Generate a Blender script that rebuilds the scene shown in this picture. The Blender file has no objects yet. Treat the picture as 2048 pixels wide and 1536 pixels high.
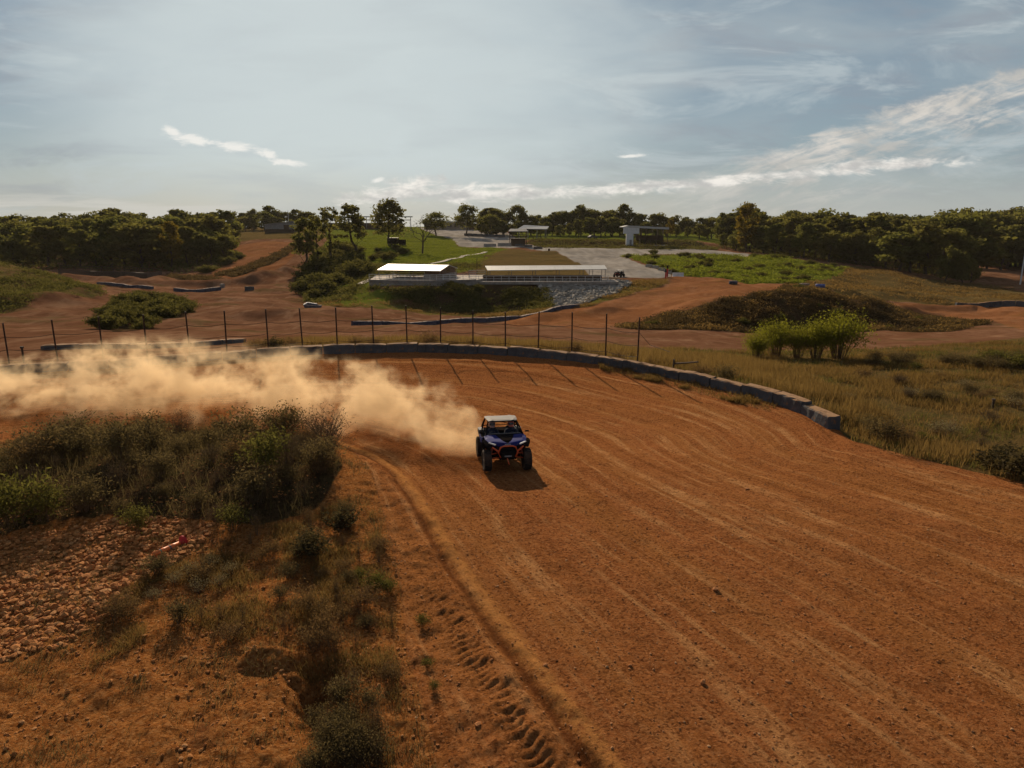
import bpy, bmesh, math, random
import numpy as np
from mathutils import Vector, Matrix, Quaternion

# ------------------------------------------------------------------ camera, sky, sun, exposure
SC = bpy.context.scene
COL = SC.collection
F = 1420.0                      # focal length in pixels of the 2048 px wide photograph
PITCH = math.radians(12.6)
CP, SP = math.cos(PITCH), math.sin(PITCH)
H = 7.6                         # drone height above the track
SUN_EL, SUN_AZ = 23.0, -14.0    # azimuth from +Y, negative to the left

cam_d = bpy.data.cameras.new('camera')
cam = bpy.data.objects.new('camera', cam_d)
COL.objects.link(cam)
cam.location = (0, 0, H)
cam.rotation_euler = (math.radians(90) - PITCH, 0, 0)
cam_d.sensor_width = 36.0
cam_d.lens = F / 2048 * 36.0
cam_d.clip_start = 0.1
cam_d.clip_end = 6000
SC.camera = cam
SC.view_settings.view_transform = 'Standard'
SC.view_settings.look = 'None'
SC.view_settings.gamma = 1.0
SC.view_settings.exposure = 0.20
SC.cycles.volume_bounces = 2
SC.cycles.max_bounces = 4
SC.cycles.transparent_max_bounces = 8
SC.cycles.volume_max_steps = 256
SC.cycles.volume_step_rate = 0.08
SC.cycles.use_denoising = True
SC.cycles.use_adaptive_sampling = False


class G:
    """small helper round a node tree"""
    def __init__(s, nt):
        s.nt, s.N, s.L = nt, nt.nodes, nt.links
    def put(s, sock, v):
        if isinstance(v, bpy.types.NodeSocket):
            s.L.new(v, sock)
        elif isinstance(v, (tuple, list)) and len(v) == 3 and len(sock.default_value) == 4:
            sock.default_value = (*v, 1.0)
        else:
            sock.default_value = v
    def new(s, t, **kw):
        n = s.N.new(t)
        for k, v in kw.items():
            setattr(n, k, v)
        return n
    def m(s, op, a, b=None, c=None, clamp=False):
        n = s.new('ShaderNodeMath', operation=op, use_clamp=clamp)
        for i, v in enumerate((a, b, c)):
            if v is not None:
                s.put(n.inputs[i], v)
        return n.outputs[0]
    def add(s, a, b): return s.m('ADD', a, b)
    def sub(s, a, b): return s.m('SUBTRACT', a, b)
    def mul(s, a, b): return s.m('MULTIPLY', a, b)
    def div(s, a, b): return s.m('DIVIDE', a, b)
    def mx(s, a, b): return s.m('MAXIMUM', a, b)
    def mn(s, a, b): return s.m('MINIMUM', a, b)
    def ss(s, x, lo, hi, a=0.0, b=1.0):
        n = s.new('ShaderNodeMapRange', interpolation_type='SMOOTHSTEP')
        s.put(n.inputs[0], x)
        for i, v in zip((1, 2, 3, 4), (lo, hi, a, b)):
            s.put(n.inputs[i], v)
        return n.outputs[0]
    def noise(s, vec, scale, detail=3.0, rough=0.55, dist=0.0, color=False):
        n = s.new('ShaderNodeTexNoise')
        if vec is not None:
            s.put(n.inputs['Vector'], vec)
        s.put(n.inputs['Scale'], scale); s.put(n.inputs['Detail'], detail)
        s.put(n.inputs['Roughness'], rough); s.put(n.inputs['Distortion'], dist)
        return n.outputs['Color' if color else 'Fac']
    def voro(s, vec, scale, feature='F1', out='Distance', rand=1.0):
        n = s.new('ShaderNodeTexVoronoi', feature=feature)
        s.put(n.inputs['Vector'], vec); s.put(n.inputs['Scale'], scale); s.put(n.inputs['Randomness'], rand)
        return n.outputs[out]
    def mix(s, f, a, b, blend='MIX'):
        n = s.new('ShaderNodeMix', data_type='RGBA', blend_type=blend)
        s.put(n.inputs[0], f); s.put(n.inputs[6], a); s.put(n.inputs[7], b)
        return n.outputs[2]
    def sep(s, v):
        n = s.new('ShaderNodeSeparateXYZ'); s.put(n.inputs[0], v); return n.outputs
    def comb(s, x, y, z):
        n = s.new('ShaderNodeCombineXYZ')
        for i, v in enumerate((x, y, z)): s.put(n.inputs[i], v)
        return n.outputs[0]
    def vmul(s, v, k):
        n = s.new('ShaderNodeVectorMath', operation='MULTIPLY'); s.put(n.inputs[0], v); s.put(n.inputs[1], k)
        return n.outputs[0]
    def vadd(s, v, k):
        n = s.new('ShaderNodeVectorMath', operation='ADD'); s.put(n.inputs[0], v); s.put(n.inputs[1], k)
        return n.outputs[0]
    def attr(s, name): return s.new('ShaderNodeAttribute', attribute_name=name)
    def bump(s, h, strength, dist, normal=None):
        n = s.new('ShaderNodeBump')
        s.put(n.inputs['Strength'], strength); s.put(n.inputs['Distance'], dist); s.put(n.inputs['Height'], h)
        if normal is not None: s.put(n.inputs['Normal'], normal)
        return n.outputs[0]
    def curve(s, x, pts):
        n = s.new('ShaderNodeFloatCurve')
        s.put(n.inputs['Value'], x)
        c = n.mapping.curves[0]
        c.points[0].location = pts[0]; c.points[1].location = pts[-1]
        for p in pts[1:-1]: c.points.new(*p)
        n.mapping.update()
        return n.outputs[0]
    def pos(s): return s.new('ShaderNodeNewGeometry').outputs['Position']


def build_world():
    w = bpy.data.worlds.new('World'); SC.world = w; w.use_nodes = True
    g = G(w.node_tree); g.N.clear()
    out = g.new('ShaderNodeOutputWorld'); bg = g.new('ShaderNodeBackground')
    g.L.new(bg.outputs[0], out.inputs[0])
    sky = g.new('ShaderNodeTexSky', sky_type='NISHITA', sun_disc=False)
    sky.sun_elevation = math.radians(SUN_EL); sky.sun_rotation = math.radians(SUN_AZ)
    sky.altitude = 300; sky.air_density = 1.0; sky.dust_density = 0.6; sky.ozone_density = 2.0
    d = g.new('ShaderNodeTexCoord').outputs['Generated']
    x, y, z = g.sep(d)
    yy = g.mx(y, 0.05)
    px, pz = g.div(x, yy), g.div(g.mx(z, 0.0), yy)
    # thin grey veil over the whole sky
    v1 = g.noise(g.comb(g.mul(px, 1.0), 0.0, g.mul(pz, 3.2)), 3.4, 5, 0.55, 0.35)
    v2 = g.noise(g.comb(g.add(px, 4.0), 2.0, g.mul(pz, 5.0)), 5.0, 6, 0.6, 0.5)
    veil = g.mul(g.ss(v1, 0.36, 0.72), 0.5)
    base = g.mix(0.76, sky.outputs[0], (2.35, 3.05, 3.5))
    base = g.mix(veil, base, (4.9, 5.5, 5.7))
    base = g.mix(g.ss(v2, 0.45, 0.7, 0, 0.5), base, (3.3, 3.6, 4.1))
    v3 = g.noise(g.comb(g.add(px, 9.0), 2.0, g.mul(pz, 4.5)), 4.0, 7, 0.62, 0.8)
    base = g.mix(g.ss(v3, 0.50, 0.68, 0, 0.6), base, (5.9, 6.6, 6.8))
    # brighter where the sun stands behind the veil, cream towards the skyline
    dx = g.sub(px, -0.22); dz = g.sub(pz, 0.20)
    rr = g.add(g.mul(dx, dx), g.mul(g.mul(dz, dz), 3.0))
    base = g.mix(g.ss(g.add(rr, g.mul(g.sub(v1, 0.5), -0.16)), 0.0, 0.25, 0.72, 0.0), base, (7.3, 8.1, 8.1))
    base = g.mix(g.ss(pz, 0.0, 0.10, 0.6, 0.0), base, (5.2, 5.3, 4.9))
    # clouds, placed by direction
    fine = g.noise(g.comb(g.mul(px, 1.0), 1.0, g.mul(pz, 2.6)), 24.0, 9, 0.66, 0.4)
    mid = g.noise(g.comb(g.mul(px, 1.0), 7.0, g.mul(pz, 2.6)), 10.0, 5, 0.55, 0.2)
    fin2 = g.noise(g.comb(g.mul(px, 0.75), 4.0, g.mul(pz, 2.2)), 30.0, 10, 0.68, 0.5)
    # right cirrus bank, streaks along its rising edge
    t = g.sub(pz, g.add(0.0764, g.mul(g.sub(px, 0.281), 0.33)))
    st = g.noise(g.comb(g.mul(g.add(px, g.mul(pz, 0.33)), 5.0), 3.0, g.mul(t, 34.0)), 1.8, 9, 0.66, 0.8)
    edge = g.add(t, g.mul(g.sub(fine, 0.5), 0.05))
    cir = g.mul(g.ss(edge, -0.012, 0.006, 1, 0), g.ss(t, -0.15, -0.02))
    cir = g.mul(cir, g.ss(px, 0.12, 0.42))
    cir = g.mul(cir, g.ss(g.add(g.add(g.mul(st, 0.75), g.mul(fin2, 0.5)), g.mul(g.ss(t, -0.07, 0.0), 0.10)), 0.54, 0.80, 0.06, 1.0))
    # cumulus and puffs: soft heaps at measured directions, edges broken by noise
    def heaps(L, k):
        out = None
        for u, v, a, b, sl in L:
            xc, yc = (u - 1024) / F, (768 - v) / F; dn = CP + yc * SP
            ex = g.mul(g.sub(px, xc / dn), F / a); ez = g.sub(g.mul(g.sub(pz, (-SP + yc * CP) / dn), F / b), g.mul(ex, sl))
            e = g.add(g.mul(ex, ex), g.mul(ez, ez))
            out = e if out is None else g.m('SMOOTH_MIN', out, e, 0.6)
        w = g.m('POWER', 2.718, g.mul(out, -0.55))
        return g.ss(g.add(w, g.mul(g.sub(fin2, 0.5), k)), 0.44, 1.05)
    puff = heaps([(343, 262, 18, 9, -.6), (388, 279, 42, 10, -.4), (470, 294, 38, 8, -.3), (530, 306, 26, 9, -.8), (575, 325, 38, 7, -.4), (755, 360, 14, 5, .5), (1262, 312, 30, 4, .5)], 2.2)
    cum = heaps([(825, 371, 60, 19, .1), (745, 394, 70, 17, .5), (905, 388, 130, 19, .1), (1020, 387, 150, 12, 0), (1185, 384, 170, 11, .3), (1380, 366, 170, 10, .7), (1560, 350, 140, 10, .5), (1760, 330, 160, 12, .6), (1000, 372, 60, 6, .1)], 2.0)
    # low streaks on the left skyline
    ls = g.noise(g.comb(px, 5.0, g.mul(pz, 14.0)), 4.5, 5, 0.55, 0.3)
    low = g.mul(g.mul(g.ss(ls, 0.42, 0.58), g.ss(pz, 0.028, 0.05, 1, 0)), g.ss(px, -0.42, -0.28, 1, 0))
    base = g.mix(g.mul(low, 0.75), base, (6.9, 6.75, 6.2))
    base = g.mix(g.mul(cir, 0.95), base, g.mix(g.ss(mid, 0.35, 0.65), (5.9, 5.7, 5.3), (8.0, 7.5, 6.8)))
    base = g.mix(g.mul(cum, 0.9), base, g.mix(g.ss(g.noise(g.comb(px, 3.0, g.mul(pz, 2.6)), 17.0, 6, 0.6), 0.35, 0.6), (6.0, 5.9, 5.7), (10.6, 10.1, 9.3)))
    base = g.mix(g.mul(puff, 0.9), base, (10.0, 9.8, 9.2))
    # behind the camera and overhead: unseen sky, kept darker to set the fill light
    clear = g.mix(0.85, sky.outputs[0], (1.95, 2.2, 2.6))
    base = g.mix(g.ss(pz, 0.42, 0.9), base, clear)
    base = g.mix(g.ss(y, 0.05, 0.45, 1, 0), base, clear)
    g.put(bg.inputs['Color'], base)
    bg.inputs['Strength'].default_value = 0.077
build_world()

sd = bpy.data.lights.new('sun', 'SUN'); sd.energy = 5.0; sd.angle = math.radians(0.6); sd.color = (1.0, 0.81, 0.58)
sun = bpy.data.objects.new('sun', sd); COL.objects.link(sun)
_e, _a = math.radians(SUN_EL), math.radians(SUN_AZ)
SUNV = Vector((math.sin(_a) * math.cos(_e), math.cos(_a) * math.cos(_e), math.sin(_e)))
sun.rotation_euler = SUNV.to_track_quat('Z', 'Y').to_euler()
sun.location = (-40, 120, 90)

# ------------------------------------------------------------------ object helpers
ORD = ['zeroth', 'first', 'second', 'third', 'fourth', 'fifth', 'sixth', 'seventh', 'eighth', 'ninth', 'tenth',
       'eleventh', 'twelfth', 'thirteenth', 'fourteenth', 'fifteenth', 'sixteenth', 'seventeenth', 'eighteenth',
       'nineteenth', 'twentieth', 'twenty-first', 'twenty-second', 'twenty-third', 'twenty-fourth', 'twenty-fifth',
       'twenty-sixth', 'twenty-seventh', 'twenty-eighth', 'twenty-ninth', 'thirtieth', 'thirty-first', 'thirty-second',
       'thirty-third', 'thirty-fourth', 'thirty-fifth', 'thirty-sixth', 'thirty-seventh', 'thirty-eighth', 'thirty-ninth', 'fortieth']

def tag(o, label=None, cat=None, group=None, kind=None):
    if label: o['label'] = label
    if cat: o['category'] = cat
    if group: o['group'] = group
    if kind: o['kind'] = kind
    return o

def empty(name, label, cat, loc=(0, 0, 0), rz=0.0, group=None):
    o = bpy.data.objects.new(name, None); COL.objects.link(o)
    o.location = loc; o.rotation_euler = (0, 0, rz); o.empty_display_size = 0.3
    return tag(o, label, cat, group)

def link(name, me, parent=None, loc=None):
    o = bpy.data.objects.new(name, me); COL.objects.link(o)
    if parent is not None: o.parent = parent
    if loc is not None: o.location = loc
    return o

def np_mesh(name, V, Fc, mat=None, smooth=False):
    """mesh from arrays: V (n,3), Fc (m,k)"""
    me = bpy.data.meshes.new(name)
    V = np.ascontiguousarray(V, dtype=np.float32); Fc = np.ascontiguousarray(Fc, dtype=np.int32)
    m, k = Fc.shape
    me.vertices.add(len(V)); me.vertices.foreach_set('co', V.ravel())
    me.loops.add(m * k); me.loops.foreach_set('vertex_index', Fc.ravel())
    me.polygons.add(m); me.polygons.foreach_set('loop_start', np.arange(0, m * k, k, dtype=np.int32))
    me.polygons.foreach_set('use_smooth', np.full(m, smooth, dtype=bool))
    me.update(calc_edges=True)
    if mat is not None: me.materials.append(mat)
    return me

class MB:
    """collects simple solids; build() links them as ONE mesh object"""
    def __init__(s): s.v, s.f = [], []
    def _add(s, vs, fs):
        b = len(s.v); s.v += [tuple(p) for p in vs]; s.f += [tuple(i + b for i in f) for f in fs]; return s
    def box(s, c, d, rot=None, taper=1.0):
        x, y, z = d[0] / 2, d[1] / 2, d[2] / 2
        P = [(-x, -y, -z), (x, -y, -z), (x, y, -z), (-x, y, -z), (-x * taper, -y * taper, z), (x * taper, -y * taper, z), (x * taper, y * taper, z), (-x * taper, y * taper, z)]
        M = rot.to_matrix() if isinstance(rot, Quaternion) else (Matrix.Rotation(rot, 3, 'Z') if rot else Matrix.Identity(3))
        return s._add([M @ Vector(p) + Vector(c) for p in P], [(0, 3, 2, 1), (4, 5, 6, 7), (0, 1, 5, 4), (1, 2, 6, 5), (2, 3, 7, 6), (3, 0, 4, 7)])
    def bar(s, a, b, w, h=None):
        a, b = Vector(a), Vector(b); d = b - a
        return s.box((a + b) / 2, (w, h or w, d.length), d.to_track_quat('Z', 'Y'))
    def tube(s, pts, r, n=8, closed=False):
        pts = [Vector(p) for p in pts]; R = r if isinstance(r, (list, tuple)) else [r] * len(pts)
        vs, fs = [], []; m = len(pts)
        up = Vector((0.13, 0.21, 0.97))
        for i, p in enumerate(pts):
            if closed: d = pts[(i + 1) % m] - pts[i - 1]
            else: d = pts[min(i + 1, m - 1)] - pts[max(i - 1, 0)]
            d.normalize()
            a = d.cross(up)
            if a.length < 0.05: a = d.cross(Vector((1, 0, 0)))
            a.normalize(); b = d.cross(a)
            for k in range(n):
                t = 2 * math.pi * k / n
                vs.append(p + (a * math.cos(t) + b * math.sin(t)) * R[i])
        for i in range(m if closed else m - 1):
            j = (i + 1) % m
            for k in range(n):
                fs.append((i * n + k, i * n + (k + 1) % n, j * n + (k + 1) % n, j * n + k))
        if not closed:
            fs.append(tuple(range(n - 1, -1, -1))); fs.append(tuple(range((m - 1) * n, m * n)))
        return s._add(vs, fs)
    def lathe(s, prof, c, axis='Z', n=16):
        """prof: list of (radius, along)"""
        vs, fs = [], []
        for r, h in prof:
            for k in range(n):
                t = 2 * math.pi * k / n; a, b = r * math.cos(t), r * math.sin(t)
                p = {'Z': (a, b, h), 'X': (h, a, b), 'Y': (a, h, b)}[axis]
                vs.append(Vector(p) + Vector(c))
        for i in range(len(prof) - 1):
            for k in range(n):
                fs.append((i * n + k, i * n + (k + 1) % n, (i + 1) * n + (k + 1) % n, (i + 1) * n + k))
        fs.append(tuple(range(n - 1, -1, -1))); fs.append(tuple(range((len(prof) - 1) * n, len(prof) * n)))
        return s._add(vs, fs)
    def loft(s, secs):
        """secs: closed sections with the same number of points"""
        n = len(secs[0]); vs = [p for q in secs for p in q]; fs = []
        for i in range(len(secs) - 1):
            for k in range(n):
                fs.append((i * n + k, i * n + (k + 1) % n, (i + 1) * n + (k + 1) % n, (i + 1) * n + k))
        fs.append(tuple(range(n - 1, -1, -1))); fs.append(tuple(range((len(secs) - 1) * n, len(secs) * n)))
        return s._add(vs, fs)
    def prism(s, poly, z0, z1):
        return s.loft([[(x, y, z0) for x, y in poly], [(x, y, z1) for x, y in poly]])
    def slab(s, quad, t):
        """a thick plate: four corners (top), thickness t downwards"""
        q = [Vector(p) for p in quad]
        return s.loft([[p - Vector((0, 0, t)) for p in q], q])
    def mesh(s, name, mat, smooth=False, bevel=0.0):
        me = bpy.data.meshes.new(name); me.from_pydata(s.v, [], s.f); me.update()
        bm = bmesh.new(); bm.from_mesh(me)
        bmesh.ops.recalc_face_normals(bm, faces=bm.faces)
        if bevel: bmesh.ops.bevel(bm, geom=bm.edges[:], offset=bevel, segments=2, affect='EDGES', clamp_overlap=True)
        bm.to_mesh(me); bm.free()
        if smooth:
            for p in me.polygons: p.use_smooth = True
        me.materials.append(mat)
        return me
    def build(s, name, mat, parent=None, smooth=False, bevel=0.0, loc=None):
        return link(name, s.mesh(name, mat, smooth, bevel), parent, loc)

def copy_thing(o, label=None, group=None, parent=None):
    c = o.copy(); COL.objects.link(c)
    if parent is not None: c.parent = parent
    for ch in list(o.children): copy_thing(ch, None, None, c)
    if label: c['label'] = label
    if group: c['group'] = group
    return c
# ------------------------------------------------------------------ terrain maths
def hash2(ix, iy, seed):
    h = (ix.astype(np.int64) * 374761393 + iy.astype(np.int64) * 668265263 + seed * 982451653) & 0xFFFFFFFF
    h = ((h ^ (h >> 13)) * 1274126177) & 0xFFFFFFFF
    return ((h ^ (h >> 16)) & 0xFFFF) / 65535.0

def vnoise(x, y, seed=0):
    x = np.asarray(x, float); y = np.asarray(y, float)
    ix, iy = np.floor(x), np.floor(y); fx, fy = x - ix, y - iy
    fx = fx * fx * (3 - 2 * fx); fy = fy * fy * (3 - 2 * fy)
    a = hash2(ix, iy, seed); b = hash2(ix + 1, iy, seed); c = hash2(ix, iy + 1, seed); d = hash2(ix + 1, iy + 1, seed)
    return (a * (1 - fx) + b * fx) * (1 - fy) + (c * (1 - fx) + d * fx) * fy

def fbm(x, y, seed=0, octv=4, rough=0.5):
    s, a, t = 0.0, 1.0, 0.0
    for k in range(octv):
        s = s + a * vnoise(x * 2 ** k, y * 2 ** k, seed + k * 17); t += a; a *= rough
    return s / t

def ang(v): return PITCH + np.arctan((np.asarray(v, float) - 768) / F)
def YY(y): return y if y < 47 else 47 + (y - 47) * 1.4     # far ground lies this much deeper

def z_of(v, Y): return H - Y * math.tan(ang(v))

Z = lambda z: ('z', z)
COLS = {
 -600: [(36, Z(0)), (50, 695), (70, 650), (78, 620), (105, 500), (130, Z(-2)), (170, Z(-3)), (300, Z(0)), (420, Z(2))],
 0: [(38.2, Z(0)), (50, 692), (70, 645), (76, 632), (105, 527), (130, Z(-3)), (170, Z(-3.5)), (300, Z(0)), (420, Z(2))],
 100: [(39.2, Z(0)), (50, 690), (70, 648), (80, 625), (100, 557), (125, Z(-4)), (170, Z(-4)), (300, Z(0)), (420, Z(2))],
 200: [(40.4, Z(0)), (50, 688), (70, 652), (85, 614), (96, 596), (120, 576), (140, 560), (150, 546), (180, Z(-4)), (300, Z(0)), (420, Z(2))],
 300: [(41.8, Z(0)), (52, 686), (70, 657), (90, 612), (115, 580), (140, 559), (152, 546), (200, Z(-3)), (300, Z(1)), (420, Z(2))],
 400: [(43.2, Z(0)), (54, 683), (70, 657), (90, 614), (115, 584), (135, 562), (150, 548), (200, 518), (260, Z(3)), (420, Z(3))],
 500: [(44.3, Z(0)), (55, 682), (75, 648), (90, 615), (115, 582), (135, 558), (170, 515), (210, 484), (250, 470), (330, 457), (420, Z(5))],
 600: [(45.3, Z(0)), (56, 681), (75, 650), (92, 612), (110, 595), (135, 550), (165, 507), (210, 480), (260, 465), (330, 455), (420, Z(5))],
 700: [(45.7, Z(0)), (57, 680), (75, 655), (92, 618), (100, 600), (106, 582), (118, 568), (150, 523), (200, 482), (260, 464), (330, 455), (420, Z(5))],
 740: [(45.8, Z(0)), (57, 679), (77, 652), (92, 621), (99, 602), (101.5, 577), (104.5, 573), (107, 562), (118, 560), (145, 527), (195, 487), (255, 465), (330, 455), (420, Z(5))],
 800: [(45.9, Z(0)), (57, 678), (78, 650), (95, 627), (99.5, 606), (101.5, 577), (104.5, 572), (107, 561), (118, 559), (140, 530), (190, 490), (250, 467), (330, 455), (420, Z(5))],
 900: [(46, Z(0)), (57, 680), (80, 648), (97, 633), (99.6, 624), (102.5, 577), (104.5, 571), (107, 561), (118, 559), (140, 532), (180, 503), (240, 474), (300, 460), (380, 454), (440, Z(5))],
 1000: [(45.6, Z(0)), (57, 682), (80, 645), (97, 633), (100.5, 625), (106, 566), (108, 561), (118, 558), (140, 535), (175, 505), (220, 483), (300, 461), (380, 454), (440, Z(5))],
 1100: [(44.2, Z(0)), (56, 688), (75, 655), (85, 638), (96, 623), (100, 612), (107, 563), (118, 558), (145, 530), (185, 500), (205, 494), (211, 482), (300, 466), (380, 455), (440, Z(5))],
 1200: [(42.3, Z(0)), (55, 694), (70, 662), (80, 645), (92, 618), (104, 590), (109, 564), (120, 556), (150, 530), (185, 501), (205, 495), (211, 483), (300, 466), (380, 456)],
 1300: [(39.8, Z(0)), (54, 702), (65, 675), (72, 662), (82, 638), (95, 605), (110, 573), (120, 555), (150, 527), (190, 501), (205, 495.5), (211, 484), (300, 466), (380, 456)],
 1400: [(37.2, Z(0)), (52, 705), (60, 684), (71, 664), (78, 612), (95, 585), (107, 572), (125, 556), (155, 524), (190, 503), (206, 496), (212, 485), (300, 467), (380, 457)],
 1500: [(35, Z(0)), (37, Z(-.5)), (52, 712), (62, 682), (73, 667), (80, 595), (95, 580), (105, 572), (125, 558), (160, 520), (180, 512), (220, 500), (300, 480), (380, 465)],
 1600: [(32, Z(0)), (34, Z(-.5)), (50, 715), (62, 683), (73.5, 667), (81, 581), (93, 579), (104, 574), (125, 560), (150, 535), (170, 520), (230, 502), (300, 485), (380, 465)],
 1660: [(30, Z(0)), (32, Z(-.5)), (50, 715), (62, 683), (73.5, 667), (81, 592), (92, 592), (106, 580), (125, 563), (150, 540), (170, 526), (230, 503), (300, 486), (380, 465)],
 1700: [(24.6, Z(0)), (27, Z(-.5)), (50, 715), (62, 683), (73, 666), (81, 606), (92, 603), (110, 590), (130, 565), (150, 543), (170, 530), (230, 505), (300, 488), (380, 465)],
 1800: [(23.4, Z(0)), (26, Z(-.6)), (50, 714), (62, 682), (73, 664), (80, 638), (90, 628), (105, 606), (130, 572), (152, 548), (175, 535), (230, 510), (300, 488), (380, 465)],
 1900: [(22.2, Z(0)), (24.5, Z(-.6)), (50, 712), (62, 678), (70, 662), (80, 650), (90, 637), (105, 612), (130, 585), (155, 562), (180, 545), (230, 520), (300, 490), (380, 465)],
 2048: [(20.4, Z(0)), (23, Z(-.6)), (50, 708), (62, 672), (80, 647), (95, 627), (105, 614), (130, 590), (160, 570), (175, 560), (200, 540), (240, 530), (300, 500), (380, 465)],
 2600: [(16.5, Z(0)), (19, Z(-.6)), (50, 706), (62, 672), (80, 647), (95, 627), (105, 614), (130, 590), (160, 570), (175, 560), (200, 540), (240, 530), (300, 500), (380, 465)],
}
YS = np.arange(0, 640, 0.5)
_us = sorted(COLS)
_tab = []
for _u in _us:
    ys, zs = [0.0], [0.0]
    for y, v in COLS[_u]:
        y2 = YY(y); ys.append(y2); zs.append(v[1] if isinstance(v, tuple) else z_of(v, y2))
    _tab.append(np.interp(YS, ys, zs))
_tab = np.array(_tab)
US = np.arange(-600, 2601, 20.0)
_T = np.array([[0.0]])
_T = np.empty((len(US), len(YS)))
for j in range(len(YS)): _T[:, j] = np.interp(US, _us, _tab[:, j])
def gsm(A, sig, axis):
    r = int(3 * sig) + 1; k = np.exp(-0.5 * (np.arange(-r, r + 1) / sig) ** 2); k /= k.sum()
    A = np.moveaxis(A, axis, -1); P = np.pad(A, [(0, 0)] * (A.ndim - 1) + [(r, r)], mode='edge')
    return np.moveaxis(np.apply_along_axis(lambda q: np.convolve(q, k, 'valid'), -1, P), -1, axis)
_near = gsm(_T, 1.2, 1); _far = gsm(_T, 5.0, 1); _mid = gsm(_T, 2.2, 1)
_wf = np.clip((YS - 150) / 60, 0, 1)[None]; _wm = np.clip((YS - 60) / 30, 0, 1)[None]
_T = (_near * (1 - _wm) + _mid * _wm) * (1 - _wf) + _far * _wf
_T = gsm(_T, 1.3, 0)

def pix(u, v, Y):
    xc, yc = (u - 1024) / F, (768 - v) / F
    k = Y / (CP + yc * SP)
    return Vector((xc * k, Y, H + k * (-SP + yc * CP)))

def pix_z(u, v, z):
    """point where the ray of a pixel meets the height z"""
    a = ang(v); return pix(u, v, (H - z) / math.tan(a))

def smooth_poly(P, n=3):
    P = [tuple(p) for p in P]
    for _ in range(n):
        Q = [P[0]]
        for a, b in zip(P[:-1], P[1:]):
            Q += [(a[0] * .75 + b[0] * .25, a[1] * .75 + b[1] * .25), (a[0] * .25 + b[0] * .75, a[1] * .25 + b[1] * .75)]
        P = Q + [P[-1]]
    return P

WALL_UV = [(-180, 758), (0, 747), (200, 737), (350, 724), (500, 712), (700, 703), (900, 702), (1080, 712), (1200, 726), (1300, 745), (1400, 766), (1480, 785), (1560, 807), (1620, 830), (1668, 853)]
WALL = smooth_poly([tuple(pix_z(*p, 0.0)[:2]) for p in WALL_UV])
OUTER = WALL + smooth_poly([tuple(pix_z(*p, 0.0)[:2]) for p in [(1700, 880), (1800, 905), (2048, 965), (2500, 1090), (3200, 1300)]])
_o = sorted((1024 + F * p[0] / (p[1] * CP + H * SP), p[1]) for p in OUTER)
_wu, _wy = np.array([q[0] for q in _o]), np.array([q[1] for q in _o])

def base_z(X, Y):
    X = np.asarray(X, float); Y = np.asarray(Y, float)
    Yw = np.interp(1024 + F * X / (np.maximum(Y, 8) * CP + H * SP), _wu, _wy)
    t = np.clip((Y - 17) / np.maximum(Yw - 17, 1), 0, 1)
    dip = -0.75 * np.clip((Yw - 17) / 27, 0, 1) ** 1.3 * np.interp(t, [0, .08, .2, .45, .6, .75, 1], [0, .05, .26, .9, 1, .8, 0])
    return base_flat(X, Y) + dip

def base_flat(X, Y):
    Yc = np.maximum(Y, 0.0)
    u = 1024 + F * X / (np.maximum(Yc, 8) * CP + H * SP)
    fu = np.clip((u - US[0]) / 20.0, 0, len(US) - 1.001); fy = np.clip(Yc / 0.5, 0, len(YS) - 1.001)
    iu, iy = fu.astype(int), fy.astype(int); a, b = fu - iu, fy - iy
    return (_T[iu, iy] * (1 - a) + _T[iu + 1, iy] * a) * (1 - b) + (_T[iu, iy + 1] * (1 - a) + _T[iu + 1, iy + 1] * a) * b

def to_uv(X, Y, z):
    dep = Y * CP + (H - z) * SP; dep = np.where(dep < 0.3, 0.3, dep)
    up = Y * SP + (z - H) * CP
    return 1024 + F * X / dep, 768 - F * up / dep

def at(u, Y, dz=0.0):
    """point of the ground at forward distance Y that the pixel column u shows"""
    z = 0.0
    for _ in range(6):
        X = (u - 1024) / F * (Y * CP + (H - z) * SP); z = float(ground_z(X, Y))
    return Vector((X, Y, z + dz))

def seg_dist(X, Y, poly):
    """distance to a polyline, position along it, and side (positive = right of its direction)"""
    best = np.full(X.shape, 1e9); along = np.zeros(X.shape); side = np.zeros(X.shape); s0 = 0.0
    for (ax, ay), (bx, by) in zip(poly[:-1], poly[1:]):
        dx, dy = bx - ax, by - ay; L = math.hypot(dx, dy)
        t = np.clip(((X - ax) * dx + (Y - ay) * dy) / (L * L), 0, 1)
        qx, qy = X - ax - t * dx, Y - ay - t * dy; d = np.hypot(qx, qy)
        k = d < best
        best = np.where(k, d, best); along = np.where(k, s0 + t * L, along)
        side = np.where(k, np.sign(dy * qx - dx * qy), side); s0 += L
    return best, along, side

def pix_g(u, v):
    p = pix_z(u, v, 0.0)
    for _ in range(8): p = pix_z(u, v, 0.5 * p.z + 0.5 * float(base_z(p.x, p.y)))
    return tuple(p[:2])
INNER = smooth_poly([pix_g(*p) for p in [(-400, 905), (0, 885), (300, 863), (520, 858), (620, 868), (700, 895), (765, 930), (812, 975), (852, 1040), (900, 1120), (960, 1205), (1040, 1312), (1120, 1420), (1185, 1500), (1300, 1650), (1500, 1900)]])
CLOD = pix_z(533, 1318, 0.0); GULLY = pix_z(625, 1375, 0.0); BLOB = pix_z(350, 960, 0)

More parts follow.
